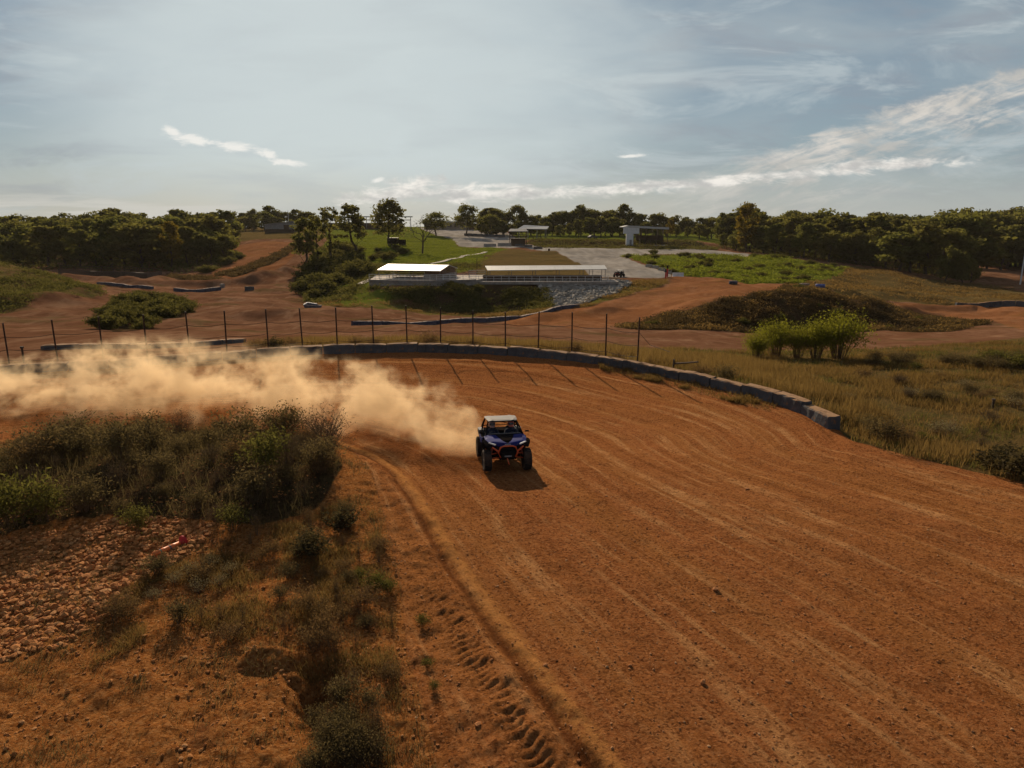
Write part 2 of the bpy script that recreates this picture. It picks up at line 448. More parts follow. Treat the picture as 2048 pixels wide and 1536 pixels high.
def vY(u, v):
    for Y in np.arange(50, 320, 0.5):
        X = (u - 1024) / F * (Y * CP + (H + 2) * SP)
        if to_uv(X, Y, base_z(X, Y))[1] <= v: return (X, Y)
    return (X, 320.0)
RIDGES = [([vY(*p) for p in L], h, w) for L, h, w in (
    ([(126, 558), (200, 564), (285, 574), (326, 566)], 1.2, 2.6), ([(340, 573), (420, 575), (500, 566), (565, 550)], 1.5, 3.0),
    ([(-60, 622), (40, 612), (130, 602), (215, 592)], 1.1, 2.8), ([(380, 640), (480, 634), (600, 630), (690, 626)], 0.4, 3.2),
    ([(1010, 650), (1100, 640), (1220, 628)], 0.6, 2.2), ([(1720, 628), (1830, 622), (1960, 626), (2080, 636)], 0.9, 2.6), ([(1660, 590), (1760, 596), (1880, 604)], 0.8, 2.8))]
def ridge_z(X, Y):
    z = np.zeros(np.shape(X))
    if np.max(Y) < 50: return z
    for P, h, w in RIDGES:
        d, s, _ = seg_dist(np.atleast_1d(X), np.atleast_1d(Y), P)
        q = h * np.exp(-(d / w) ** 2) * (0.7 + 0.6 * vnoise(s / 5, s * 0, 91))
        z = z + q.reshape(np.shape(X))
    return z

def ground_z(X, Y):
    X = np.asarray(X, float); Y = np.asarray(Y, float)
    z = base_z(X, Y)
    far = np.clip((Y - 48) / 40, 0, 1)
    z = z + far * ((fbm(X / 9, Y / 9, 3, 4) - 0.5) * 0.8 + (0.5 - np.abs(2 * fbm(X / 16, Y / 13, 44, 3) - 1)) * 0.9) * np.clip(1.2 - np.abs(Y - 140) / 400, 0.3, 1)
    z = z + (fbm(X / 1.6, Y / 1.6, 5, 3) - 0.5) * 0.10 + far * (fbm(X / 3.2, Y / 3.2, 8, 3) - 0.5) * 0.35 + ridge_z(X, Y)
    return z

def detail_z(X, Y):
    """fine relief of the near ground: ridge and groove on the inner edge, tread prints, gully, ruts"""
    z = np.zeros(X.shape)
    d, s, sd = seg_dist(X, Y, INNER); d = -d * sd        # positive on the driven side
    do, so, _ = seg_dist(X, Y, OUTER)
    on = 1 / (1 + np.exp(-np.clip(d * 6, -30, 30)))
    wob = (vnoise(s * 1.3, s * 0 + 3, 9) - 0.5) * 0.25
    z += 0.050 * np.exp(-((d - 0.10 + wob * .5) / 0.16) ** 2) * (0.55 + 0.9 * vnoise(X * 3, Y * 3, 21))
    z -= 0.065 * np.exp(-((d + 0.17 + wob * .5) / 0.13) ** 2)
    # wheel ruts along the run of the track
    t = d / np.maximum(d + do, 0.2)
    z += on * 0.05 * (fbm(t * 26, s * 0.16, 31, 3) - 0.5) * 2
    z += on * 0.035 * (fbm(X * 2.2, Y * 2.2, 37, 3) - 0.5)
    # bucket tread prints beside the ridge
    for off, w, per, s_lo in ((-0.78, 0.24, 0.175, 0),):
        m = np.exp(-((d - off) / w) ** 4)
        near = np.clip((16.0 - Y) / 4, 0, 1)
        z -= near * m * 0.020 * np.clip(np.sin((s + 0.3 * d + 0.10 * vnoise(s * 1.7, d * 5, 73)) * 2 * np.pi / per) * 1.2, -0.3, 1) * (0.75 + 0.4 * vnoise(s * 1.6, d * 5, 71))
    # rough left verge, rising mound under the brush
    off = 1 - on
    z += off * np.clip(1 - (Y - 40) / 4, 0, 1) * 0.26 * (fbm(X * 0.9, Y * 0.9, 51, 4) - 0.45)
    z += off * 0.09 * (fbm(X * 4.0, Y * 4.0, 57, 3) - 0.5)
    dx, dy = X - BLOB.x, Y - BLOB.y
    z += off * 0.65 * np.exp(-(dx / 7.0) ** 2 - (dy / 3.0) ** 2)
    r = np.hypot((X - CLOD.x) / 0.50, (Y - CLOD.y) / 0.34)
    z += 0.18 * np.clip(1.15 - r ** 2, 0, 1) * (0.55 + 0.9 * fbm(X * 4, Y * 4, 61, 4))
    gx, gy = X - GULLY.x, Y - GULLY.y
    z -= 0.55 * np.exp(-((gx + 0.25 * gy) / 0.32) ** 2 - (gy / 0.75) ** 2) * (0.7 + 0.6 * vnoise(X * 5, Y * 5, 67))
    return z, d, s, do, so, t

def full_z(X, Y):
    X = np.atleast_1d(np.asarray(X, float)); Y = np.atleast_1d(np.asarray(Y, float))
    z = ground_z(X, Y)
    near = Y < 52
    if near.any(): z[near] += detail_z(X[near], Y[near])[0] * np.clip((52 - Y[near]) / 6, 0, 1)
    return z

def in_poly(u, v, poly):
    c = np.zeros(u.shape, bool); n = len(poly); j = n - 1
    for i in range(n):
        (xi, yi), (xj, yj) = poly[i], poly[j]
        if yi != yj:
            c ^= ((yi > v) != (yj > v)) & (u < (xj - xi) * (v - yi) / (yj - yi) + xi)
        j = i
    return c

ZP = {
 'verge': [(-800, 905), (0, 893), (120, 870), (300, 856), (520, 853), (640, 870), (700, 900), (745, 965), (775, 1060), (800, 1160), (815, 1300), (850, 1420), (880, 1560), (1000, 2400), (-2500, 2400), (-2500, 905)],
 'rubble': [(-300, 1095), (0, 1085), (150, 1062), (330, 1052), (440, 1062), (390, 1110), (290, 1165), (215, 1235), (120, 1295), (0, 1325), (-300, 1340)],
 'thicket': [(-400, 905), (0, 898), (300, 862), (520, 858), (640, 880), (690, 960), (640, 1030), (520, 1062), (300, 1052), (150, 1050), (0, 1078), (-400, 1095)],
 'verge_grass': [(280, 1165), (420, 1110), (520, 1060), (650, 1030), (740, 1000), (790, 1180), (800, 1400), (780, 1560), (560, 1560), (640, 1400), (560, 1280), (300, 1290), (60, 1380), (0, 1370), (120, 1290)],
 'track': [(-1500, 790), (-180, 757), (0, 745), (200, 736), (350, 723), (500, 711), (700, 702), (900, 701), (1080, 711), (1200, 725), (1300, 744), (1400, 765), (1480, 784), (1560, 806), (1620, 829), (1668, 852), (1700, 880), (1800, 905), (2048, 965), (2500, 1090), (3500, 1400), (3500, 3000), (-3000, 3000)],
 'field': [(1270, 712), (1340, 694), (1500, 706), (1700, 700), (1850, 692), (2048, 678), (2800, 665), (3500, 1400), (2500, 1090), (2048, 965), (1800, 905), (1700, 880), (1668, 852), (1620, 825), (1480, 778), (1300, 738)],
 'weeds': [(480, 692), (620, 684), (800, 672), (1000, 678), (1300, 695), (1300, 742), (1080, 708), (900, 696), (700, 698)],
 'hill_left': [(-800, 480), (0, 515), (60, 530), (130, 558), (200, 592), (218, 602), (100, 607), (0, 638), (-800, 720)],
 'bushmound': [(195, 655), (215, 628), (260, 605), (300, 598), (350, 605), (395, 620), (350, 640), (280, 662), (230, 668)],
 'hill_mid': [(590, 565), (630, 505), (680, 455), (840, 450), (905, 478), (915, 494), (1000, 498), (1110, 506), (1165, 532), (970, 534), (960, 546), (900, 552), (830, 557), (745, 560), (738, 582), (820, 580), (835, 600), (700, 612), (610, 600)],
 'lawn': [(670, 462), (840, 456), (905, 478), (915, 494), (1005, 500), (960, 528), (880, 530), (770, 532), (700, 522), (650, 500)],
 'brownlawn': [(955, 522), (985, 506), (1030, 499), (1080, 503), (1115, 508), (1165, 532), (1185, 556), (955, 558), (950, 540)],
 'bank': [(738, 576), (850, 580), (950, 566), (1092, 562), (1105, 615), (1120, 622), (1000, 630), (905, 630), (830, 607)],
 'riprap': [(1088, 560), (1215, 557), (1265, 564), (1230, 590), (1165, 610), (1110, 616), (1095, 590)],
 'strip': [(600, 607), (760, 602), (840, 612), (900, 630), (1100, 624), (1165, 609), (1215, 585), (1265, 566), (1335, 560), (1335, 572), (1240, 602), (1130, 627), (1010, 637), (860, 635), (700, 617)],
 'gravel': [(835, 455), (930, 458), (1010, 461), (1048, 489), (1090, 496), (1420, 501), (1480, 508), (1530, 514), (1480, 516), (1300, 511), (1240, 511), (1265, 525), (1310, 540), (1345, 549), (1340, 556), (1270, 558), (1180, 556), (1165, 532), (1110, 505), (1050, 496), (1000, 497), (918, 494), (906, 480), (870, 470)],
 'slope_green': [(1242, 512), (1300, 512), (1480, 516), (1560, 516), (1700, 536), (1660, 562), (1600, 571), (1500, 569), (1400, 556), (1345, 548), (1275, 525)],
 'slope_dry': [(1600, 572), (1660, 560), (1700, 533), (1940, 570), (2048, 588), (2800, 588), (2800, 612), (1910, 612), (1780, 608), (1690, 600)],
 'mound': [(1225, 657), (1330, 633), (1480, 600), (1570, 581), (1640, 583), (1700, 606), (1800, 632), (1990, 652), (1900, 664), (1700, 667), (1560, 670), (1400, 664), (1280, 662)],
 'ramp': [(1000, 650), (1010, 638), (1130, 627), (1240, 602), (1335, 572), (1345, 552), (1500, 568), (1600, 573), (1690, 602), (1780, 612), (1910, 614), (2800, 618), (2800, 665), (2048, 668), (1990, 650), (1800, 630), (1700, 606), (1640, 584), (1570, 581), (1480, 600), (1330, 633), (1225, 657), (1150, 664)],
 'redslope': [(440, 500), (520, 484), (590, 484), (605, 500), (560, 540), (500, 562), (420, 557)],
 'lanes': [(425, 553), (480, 538), (545, 512), (592, 488), (603, 493), (570, 515), (520, 538), (470, 556)],
 'berm': [(1045, 488), (1075, 478), (1380, 480), (1440, 502), (1400, 502), (1090, 497)],
}

# ------------------------------------------------------------------ the ground mesh, split by zone
def make_ground():
    th = np.radians(np.concatenate([np.arange(-78, -41, 0.8), np.arange(-41, 41.01, 0.14), np.arange(41.8, 78.1, 0.8)]))
    def geo(a, b, r): return a * (1 + r) ** np.arange(int(math.log(b / a) / math.log(1 + r)))
    rho = np.concatenate([geo(2.0, 8, 0.02), geo(8, 30, 0.0042), geo(30, 430, 0.0055), geo(430, 1500, 0.06)])
    R, T = np.meshgrid(rho, th, indexing='ij')
    X, Y = R * np.sin(T), R * np.cos(T)
    z = ground_z(X, Y)
    track_c = np.zeros(X.shape + (4,), np.float32); track_c[..., 1] = 1
    nr = Y < 52
    dz, d, s, do, so, t = detail_z(X[nr], Y[nr])
    z[nr] += dz * np.clip((52 - Y[nr]) / 6, 0, 1)
    track_c[nr, 0] = t; track_c[nr, 1] = d; track_c[nr, 2] = s
    u, v = to_uv(X, Y, base_z(X, Y))
    P = {k: in_poly(u, v, p) for k, p in ZP.items()}
    front = np.zeros(X.shape, bool)
    wd, ws, wsd = seg_dist(X[nr], Y[nr], OUTER)
    inside = np.zeros(X.shape, bool); inside[nr] = (wsd > 0)
    farx = Y > 300
    P['track'] &= (Y < 46); P['verge'] &= (Y < 40); P['field'] &= (Y > 12) & ~P['track']
    cat = np.zeros(X.shape, int)
    names = ['ground', 'dirt_track', 'gravel_road', 'hill', 'field', 'verge']
    for k in ('hill_left', 'hill_mid', 'bank', 'strip', 'slope_green', 'slope_dry', 'mound', 'berm', 'bushmound', 'lanes'): cat[P[k]] = 3
    cat[(Y > 290) & ~P['gravel']] = 3
    cat[P['ramp'] & (Y > 52) & (cat == 0)] = 1
    cat[P['gravel']] = 2; cat[P['field']] = 4; cat[P['track']] = 1; cat[P['verge']] = 5
    f = lambda *k: np.any([P[q] for q in k], axis=0).astype(np.float32)
    trk = (P['track'] & ~P['verge']).astype(np.float32) + 0.75 * (P['redslope'] | (P['ramp'] & (Y > 52))).astype(np.float32)
    green = f('lawn', 'slope_green') + 0.7 * f('hill_mid', 'bank', 'berm') * (1 - f('lawn')) + 0.35 * f('hill_left') + 0.5 * f('strip')
    green = np.maximum(green, np.where((Y > 290) & ~P['gravel'], np.where(u > 650, 0.8, 0.15), 0)) * (1 - f('brownlawn') * .8) * (1 - f('gravel', 'riprap'))
    dry = f('field', 'weeds', 'slope_dry', 'brownlawn') + 0.6 * f('hill_left', 'strip') + 0.22 * f('verge_grass') + 0.5 * f('hill_mid') * (1 - f('lawn'))
    dry = np.minimum(np.maximum(dry, np.where((Y > 285) & (u < 650), 0.75, 0)), 1) * (1 - f('gravel'))
    brush = f('mound', 'bushmound', 'lanes') + 0.8 * f('bank', 'thicket', 'berm')
    rock = f('riprap', 'rubble'); grav = f('gravel'); verge = f('verge')
    A = np.stack([trk, green, dry, grav], -1); B = np.stack([brush, rock, verge, np.ones_like(rock)], -1)
    def blur(M, n):
        for _ in range(n):
            M = (np.roll(M, 1, 0) + M * 2 + np.roll(M, -1, 0)) / 4; M = (np.roll(M, 1, 1) + M * 2 + np.roll(M, -1, 1)) / 4
        return M
    A = blur(A.astype(np.float32), 3); B = blur(B.astype(np.float32), 3)
    nR, nT = X.shape
    V = np.stack([X, Y, z], -1).reshape(-1, 3)
    idx = np.arange(nR * nT).reshape(nR, nT)
    Q = np.stack([idx[:-1, :-1], idx[:-1, 1:], idx[1:, 1:], idx[1:, :-1]], -1).reshape(-1, 4)
    fc = cat[:-1, :-1].reshape(-1)
    for k, nm in enumerate(names):
        q = Q[fc == k]
        if not len(q): continue
        used, inv = np.unique(q, return_inverse=True)
        me = np_mesh(nm, V[used], inv.reshape(-1, 4), M_GROUND, True)
        for an, arr in (('za', A), ('zb', B), ('tc', track_c)):
            at_ = me.attributes.new(an, 'FLOAT_COLOR', 'POINT')
            at_.data.foreach_set('color', np.ascontiguousarray(arr.reshape(-1, 4)[used], dtype=np.float32).ravel())
        o = link(nm, me)
        tag(o, kind='structure')
# ------------------------------------------------------------------ materials
def new_mat(name):
    m = bpy.data.materials.new(name); m.use_nodes = True
    g = G(m.node_tree); g.N.clear()
    g.out = g.new('ShaderNodeOutputMaterial')
    return m, g

def principled(g, color, rough=0.7, metal=0.0, normal=None, spec=0.3):
    p = g.new('ShaderNodeBsdfPrincipled')
    g.put(p.inputs['Base Color'], color); g.put(p.inputs['Roughness'], rough); g.put(p.inputs['Metallic'], metal)
    p.inputs['Specular IOR Level'].default_value = spec
    if normal is not None: g.put(p.inputs['Normal'], normal)
    g.L.new(p.outputs[0], g.out.inputs['Surface'])
    return p

def obj_pos(g): return g.new('ShaderNodeTexCoord').outputs['Object']

def simple(name, col, rough=0.6, metal=0.0, var=0.25, scale=6.0, bump=0.0, spec=0.3, dust=0.0, dustcol=(0.34, 0.18, 0.09)):
    """painted or plain surface with uneven colour and, if wanted, a coat of dirt"""
    m, g = new_mat(name); p = obj_pos(g)
    n = g.noise(p, scale, 5, 0.6)
    lo = tuple(c * (1 - var) for c in col); hi = tuple(min(1, c * (1 + var)) for c in col)
    c = g.mix(g.ss(n, 0.3, 0.7), lo, hi)
    if dust:
        n2 = g.noise(p, scale * 0.6, 6, 0.65)
        up = g.sep(g.new('ShaderNodeNewGeometry').outputs['Normal'])[2]
        c = g.mix(g.mul(g.ss(g.add(n2, g.mul(up, 0.12)), 0.42, 0.7), dust), c, dustcol)
    nb = g.bump(g.noise(p, scale * 5, 4, 0.6), bump, 0.03) if bump else None
    principled(g, c, rough, metal, nb, spec)
    return m

def ground_material():
    m, g = new_mat('ground_soil')
    P = g.pos(); x, y, z = g.sep(P)
    za, zb, tc = g.attr('za'), g.attr('zb'), g.attr('tc')
    trk, grn, dry = g.sep(za.outputs['Vector']); grv = za.outputs['Alpha']
    bru, rok, ver = g.sep(zb.outputs['Vector'])
    t, d, s = g.sep(tc.outputs['Vector'])
    nb = g.noise(P, 0.13, 4, 0.55); nm = g.noise(P, 0.9, 4, 0.6); nf = g.noise(P, 7.0, 4, 0.65); ng = g.noise(P, 34.0, 3, 0.7)
    def soft(mask, noise, w=0.8): return g.ss(g.add(mask, g.mul(g.sub(noise, 0.5), w)), 0.32, 0.68)
    mixn = g.add(g.mul(nm, 0.5), g.mul(nf, 0.5))
    # pale valley dirt
    c = g.mix(g.ss(nb, 0.35, 0.65), (0.165, 0.077, 0.041), (0.235, 0.120, 0.068))
    c = g.mix(g.ss(nm, 0.42, 0.68, 0, 0.6), c, (0.120, 0.052, 0.024))
    far = g.noise(g.comb(g.mul(x, 0.5), g.mul(y, 0.16), 0.0), 0.9, 4, 0.6, 0.6)
    c = g.mix(g.ss(far, 0.5, 0.7, 0, 0.55), c, (0.31, 0.18, 0.107))
    # red track: streaks along the run of the wheels
    st1 = g.noise(g.comb(g.mul(t, 34.0), g.mul(s, 0.14), 0.0), 1.0, 6, 0.68, 0.4)
    st2 = g.noise(g.comb(g.mul(t, 11.0), g.mul(s, 0.05), 5.0), 1.0, 4, 0.55, 0.2)
    tr = g.mix(g.ss(nf, 0.3, 0.7), (0.280, 0.094, 0.031), (0.415, 0.154, 0.050))
    tr = g.mix(g.ss(st2, 0.4, 0.65, 0, 0.55), tr, (0.37, 0.150, 0.042))
    tr = g.mix(g.ss(nm, 0.5, 0.75, 0, 0.5), tr, (0.175, 0.055, 0.017))
    tr = g.mix(g.mul(g.ss(st1, 0.50, 0.65), g.ss(g.add(nm, g.mul(nf, 0.4)), 0.52, 0.82, 0.28, 0.95)), tr, (0.58, 0.29, 0.115))
    tr = g.mix(g.ss(st1, 0.46, 0.36, 0, 0.5), tr, (0.17, 0.054, 0.014))
    tr = g.mix(g.ss(ng, 0.55, 0.7, 0, 0.5), tr, (0.46, 0.20, 0.065))
    tr = g.mix(g.ss(ng, 0.44, 0.3, 0, 0.6), tr, (0.105, 0.034, 0.012))
    cell = g.new('ShaderNodeTexVoronoi'); g.put(cell.inputs['Vector'], P); cell.inputs['Scale'].default_value = 24.0
    cv = g.sep(cell.outputs['Color'])[0]
    tr = g.mix(g.ss(cv, 0.62, 0.95, 0, 0.55), tr, (0.46, 0.20, 0.078)); tr = g.mix(g.ss(cv, 0.30, 0.02, 0, 0.7), tr, (0.105, 0.036, 0.014))
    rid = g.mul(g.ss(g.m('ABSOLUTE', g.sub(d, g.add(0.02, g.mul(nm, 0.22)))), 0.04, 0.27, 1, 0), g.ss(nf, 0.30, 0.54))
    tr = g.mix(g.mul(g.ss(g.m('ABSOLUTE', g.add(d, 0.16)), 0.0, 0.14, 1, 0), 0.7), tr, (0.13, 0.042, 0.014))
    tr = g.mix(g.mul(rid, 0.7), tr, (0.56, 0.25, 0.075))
    c = g.mix(g.ss(g.noise(g.comb(g.mul(x, 0.6), y, 0.0), 0.16, 5, 0.62, 0.4), 0.54, 0.66, 0, 0.55), c, (0.105, 0.078, 0.028))
    c = g.mix(g.mul(soft(trk, mixn), g.ss(y, 47.0, 58.0, 1.0, 0.42)), c, tr)
    # stony verge inside the bend
    ve = g.mix(g.ss(nf, 0.32, 0.68), (0.28, 0.095, 0.024), (0.40, 0.160, 0.045))
    ve = g.mix(g.ss(ng, 0.54, 0.68, 0, 0.5), ve, (0.54, 0.25, 0.08))
    ve = g.mix(g.ss(cv, 0.6, 0.95, 0, 0.55), ve, (0.50, 0.24, 0.09)); ve = g.mix(g.ss(cv, 0.32, 0.02, 0, 0.7), ve, (0.12, 0.045, 0.016))
    ve = g.mix(g.ss(nm, 0.55, 0.75, 0, 0.6), ve, (0.14, 0.055, 0.024))
    c = g.mix(soft(ver, mixn, 0.4), c, ve)
    # plant cover
    gr = g.mix(g.ss(nf, 0.3, 0.7), (0.088, 0.112, 0.012), (0.155, 0.170, 0.026))
    gr = g.mix(g.ss(nm, 0.45, 0.72, 0, 0.45), gr, (0.14, 0.120, 0.032))
    dr = g.mix(g.ss(nf, 0.3, 0.7), (0.10, 0.066, 0.024), (0.185, 0.12, 0.046))
    dr = g.mix(g.ss(nm, 0.42, 0.7, 0, 0.7), dr, (0.09, 0.078, 0.026))
    br = g.mix(g.ss(nf, 0.3, 0.7), (0.040, 0.025, 0.013), (0.095, 0.055, 0.028))
    br = g.mix(g.ss(nm, 0.45, 0.7, 0, 0.6), br, (0.05, 0.052, 0.018))
    c = g.mix(soft(dry, mixn, 1.0), c, dr)
    c = g.mix(soft(grn, mixn, 1.0), c, gr)
    c = g.mix(soft(bru, mixn, 1.0), c, br)
    # grey gravel of the paddock
    gw = g.noise(g.comb(g.mul(x, 0.25), g.mul(y, 0.05), 0.0), 1.0, 4, 0.55, 0.5)
    gv = g.mix(g.ss(gw, 0.35, 0.68), (0.27, 0.24, 0.205), (0.39, 0.35, 0.305))
    gv = g.mix(g.ss(nm, 0.5, 0.75, 0, 0.3), gv, (0.20, 0.16, 0.12))
    c = g.mix(soft(grv, nf, 0.35), c, gv)
    rk = g.mix(g.ss(y, 40.0, 60.0), (0.36, 0.155, 0.048), (0.085, 0.075, 0.06))
    c = g.mix(g.mul(soft(rok, mixn, 0.7), 0.8), c, rk)
    h = g.add(g.mul(g.noise(P, 26.0, 5, 0.8), 1.0), g.mul(g.noise(P, 9.0, 4, 0.7), 0.7))
    h = g.add(h, g.mul(g.mul(st1, trk), 1.1))
    h = g.add(h, g.mul(g.noise(P, 4.0, 4, 0.6), 0.7))
    n1 = g.bump(h, 1.0, 0.085)
    principled(g, c, 1.0, 0.0, n1, 0.0)
    return m

def leaf_mat(name, ca, cb, cc=None, trans=0.35, hue=0.5):
    m, g = new_mat(name)
    geo = g.new('ShaderNodeNewGeometry'); oi = g.new('ShaderNodeObjectInfo')
    isl = geo.outputs['Random Per Island']
    c = g.mix(isl, ca, cb)
    if cc is not None: c = g.mix(g.mul(oi.outputs['Random'], hue), c, cc)
    c = g.mix(g.ss(g.m('FRACT', g.mul(isl, 7.31)), 0.0, 1.0, 0.0, 0.45), c, tuple(q * 0.35 for q in ca))
    a = g.new('ShaderNodeBsdfDiffuse'); g.put(a.inputs[0], c)
    b = g.new('ShaderNodeBsdfTranslucent'); g.put(b.inputs[0], g.mix(0.5, c, (cb[0] * 1.5, cb[1] * 1.5, cb[2])))
    k = g.new('ShaderNodeMixShader'); k.inputs[0].default_value = trans
    g.L.new(a.outputs[0], k.inputs[1]); g.L.new(b.outputs[0], k.inputs[2]); g.L.new(k.outputs[0], g.out.inputs[0])
    return m

def stone_mat(name, a, b, c):
    m, g = new_mat(name); r = g.new('ShaderNodeNewGeometry').outputs['Random Per Island']
    col = g.mix(r, a, b); col = g.mix(g.ss(g.m('FRACT', g.mul(r, 5.7)), 0.6, 1.0), col, c)
    p = obj_pos(g)
    col = g.mix(g.ss(g.noise(p, 40.0, 3), 0.4, 0.65, 0, 0.45), col, tuple(q * 0.55 for q in a))
    principled(g, col, 0.95, 0, g.bump(g.noise(p, 60.0, 3), 0.5, 0.01), 0.1)
    return m

M_GROUND = ground_material()
M_BARK = simple('bark', (0.075, 0.055, 0.04), 0.95, var=0.4, scale=8, bump=0.5, spec=0.1)
M_STEM = simple('dry_stem', (0.13, 0.085, 0.05), 0.95, var=0.35, scale=9, spec=0.1)
M_OAK = leaf_mat('oak_leaves', (0.074, 0.088, 0.023), (0.155, 0.150, 0.040), (0.17, 0.115, 0.036), 0.46, 0.6)
M_OAK_Y = leaf_mat('yellow_leaves', (0.10, 0.075, 0.014), (0.20, 0.14, 0.022), None, 0.4)
M_WILLOW = leaf_mat('willow_leaves', (0.115, 0.118, 0.014), (0.215, 0.205, 0.028), None, 0.5)
M_DRYLEAF = leaf_mat('dry_brush_leaves', (0.068, 0.050, 0.025), (0.145, 0.104, 0.053), (0.088, 0.074, 0.034), 0.42, 0.6)
M_GREENLEAF = leaf_mat('green_weed_leaves', (0.075, 0.072, 0.020), (0.14, 0.128, 0.034), (0.095, 0.075, 0.03), 0.4)
M_DEADLEAF = leaf_mat('dead_brush', (0.062, 0.042, 0.025), (0.13, 0.088, 0.052), None, 0.3)
M_DARKLEAF = leaf_mat('dark_broad_leaves', (0.045, 0.038, 0.018), (0.10, 0.075, 0.038), None, 0.3)
M_RUSTLEAF = leaf_mat('rusty_weed_leaves', (0.13, 0.072, 0.034), (0.21, 0.125, 0.06), (0.09, 0.075, 0.03), 0.35)
M_DRYGRASS = leaf_mat('dry_grass', (0.110, 0.066, 0.025), (0.225, 0.140, 0.054), None, 0.42)
M_SCRUB = leaf_mat('scrub_leaves', (0.065, 0.068, 0.018), (0.14, 0.122, 0.038), None, 0.35)
M_SCRUB_D = leaf_mat('brown_scrub', (0.055, 0.038, 0.018), (0.135, 0.088, 0.042), None, 0.3)
M_GRASS = leaf_mat('meadow_grass', (0.100, 0.128, 0.014), (0.19, 0.205, 0.030), None, 0.4)
M_FLOWER = leaf_mat('pale_flowers', (0.17, 0.135, 0.07), (0.34, 0.28, 0.17), None, 0.3)
M_STONE = stone_mat('red_stone', (0.30, 0.115, 0.042), (0.44, 0.19, 0.07), (0.48, 0.28, 0.14))
M_RUBBLE = stone_mat('rubble_stone', (0.32, 0.115, 0.034), (0.47, 0.20, 0.062), (0.46, 0.23, 0.09))
M_RIPRAP = stone_mat('riprap_stone', (0.17, 0.15, 0.12), (0.36, 0.32, 0.265), (0.46, 0.42, 0.36))
M_CONC = simple('weathered_concrete', (0.20, 0.21, 0.22), 0.9, var=0.35, scale=1.6, bump=0.5, dust=0.6, dustcol=(0.30, 0.165, 0.085))
def block_mat(name, col, cap):
    m, g = new_mat(name); p = obj_pos(g); n = g.noise(p, 1.7, 6, 0.65); n2 = g.noise(p, 6.0, 5, 0.65)
    oi = g.new('ShaderNodeObjectInfo').outputs['Random']
    c = g.mix(g.ss(n, 0.3, 0.7), tuple(q * .6 for q in col), tuple(q * 1.35 for q in col))
    c = g.mix(g.mul(oi, 0.5), c, tuple(q * 1.5 for q in col))
    c = g.mix(g.ss(n2, 0.56, 0.7, 0, 0.8), c, (0.24, 0.11, 0.042))
    up = g.sep(g.new('ShaderNodeNewGeometry').outputs['Normal'])[2]
    c = g.mix(g.ss(g.add(up, g.mul(g.sub(n2, 0.5), 0.7)), 0.45, 0.8), c, cap)
    principled(g, c, 0.92, 0, g.bump(g.noise(p, 9.0, 5, 0.6), 0.6, 0.05), 0.15)
    return m
M_CONC = block_mat('weathered_concrete', (0.078, 0.082, 0.088), (0.30, 0.17, 0.085))
M_CONC_P = simple('pale_concrete', (0.27, 0.25, 0.22), 0.9, var=0.25, scale=1.2, bump=0.3, dust=0.25)
M_BLUE = block_mat('blue_painted_concrete', (0.060, 0.068, 0.095), (0.33, 0.25, 0.2))
M_PLASTIC_B = simple('blue_plastic', (0.035, 0.09, 0.30), 0.5, var=0.2, scale=4, dust=0.3)
M_RUST = simple('rusty_steel', (0.055, 0.030, 0.020), 0.85, 0.2, var=0.4, scale=9, bump=0.3)
M_WOOD = simple('dark_wood', (0.085, 0.055, 0.035), 0.9, var=0.35, scale=5, bump=0.4)
M_TIMBER = simple('brown_boards', (0.14, 0.085, 0.05), 0.9, var=0.3, scale=4, bump=0.3)
M_ROOF = simple('white_metal_roof', (0.50, 0.48, 0.44), 0.5, 0.0, var=0.12, scale=0.8, spec=0.5)
def roof_mat():
    m, g = new_mat('ribbed_metal_roof'); p = obj_pos(g); x = g.sep(p)[0]
    n = g.noise(p, 0.6, 5, 0.6); st = g.noise(g.vmul(p, (2.2, 0.25, 0.25)), 1.0, 4, 0.6)
    c = g.mix(g.ss(n, 0.35, 0.65), (0.44, 0.43, 0.40), (0.52, 0.51, 0.48))
    c = g.mix(g.ss(st, 0.5, 0.72, 0, 0.25), c, (0.33, 0.29, 0.25))
    rib = g.m('ABSOLUTE', g.sub(g.m('FRACT', g.mul(x, 1.1)), 0.5))
    c = g.mix(g.ss(rib, 0.44, 0.5, 0, 0.10), c, (0.30, 0.29, 0.27))
    principled(g, c, 0.5, 0, g.bump(g.ss(rib, 0.38, 0.5), 0.2, 0.02), 0.3)
    return m
M_ROOF = roof_mat()
M_WHITE = simple('white_paint', (0.68, 0.68, 0.66), 0.6, var=0.1, scale=2)
M_GREYSH = simple('grey_sheet_metal', (0.24, 0.23, 0.225), 0.6, 0.1, var=0.2, scale=1.5)
M_TAN = simple('tan_siding', (0.30, 0.23, 0.17), 0.8, var=0.15, scale=1.0)
M_BLACK = simple('black_plastic', (0.010, 0.010, 0.011), 0.85, var=0.3, scale=8, spec=0.0, dust=0.08, dustcol=(0.14, 0.08, 0.045))
M_TYRE = simple('tyre_rubber', (0.016, 0.015, 0.014), 0.9, var=0.3, scale=8, dust=0.45, dustcol=(0.13, 0.07, 0.038))
M_RIM = simple('dark_alloy', (0.05, 0.048, 0.046), 0.45, 0.6, var=0.3, scale=8, dust=0.4, dustcol=(0.2, 0.12, 0.07))
M_BLUEPAINT = simple('blue_bodywork', (0.012, 0.026, 0.165), 0.7, 0.0, var=0.15, scale=3, spec=0.04, dust=0.05)
M_GREYPAINT = simple('pale_grey_bodywork', (0.105, 0.11, 0.118), 0.7, 0.0, var=0.15, scale=3, spec=0.15, dust=0.15)
M_ORANGE = simple('orange_paint', (0.60, 0.085, 0.020), 0.45, var=0.15, scale=5, dust=0.2)
M_ORANGE_C = simple('orange_plastic', (0.85, 0.20, 0.045), 0.5, var=0.15, scale=5, dust=0.1)
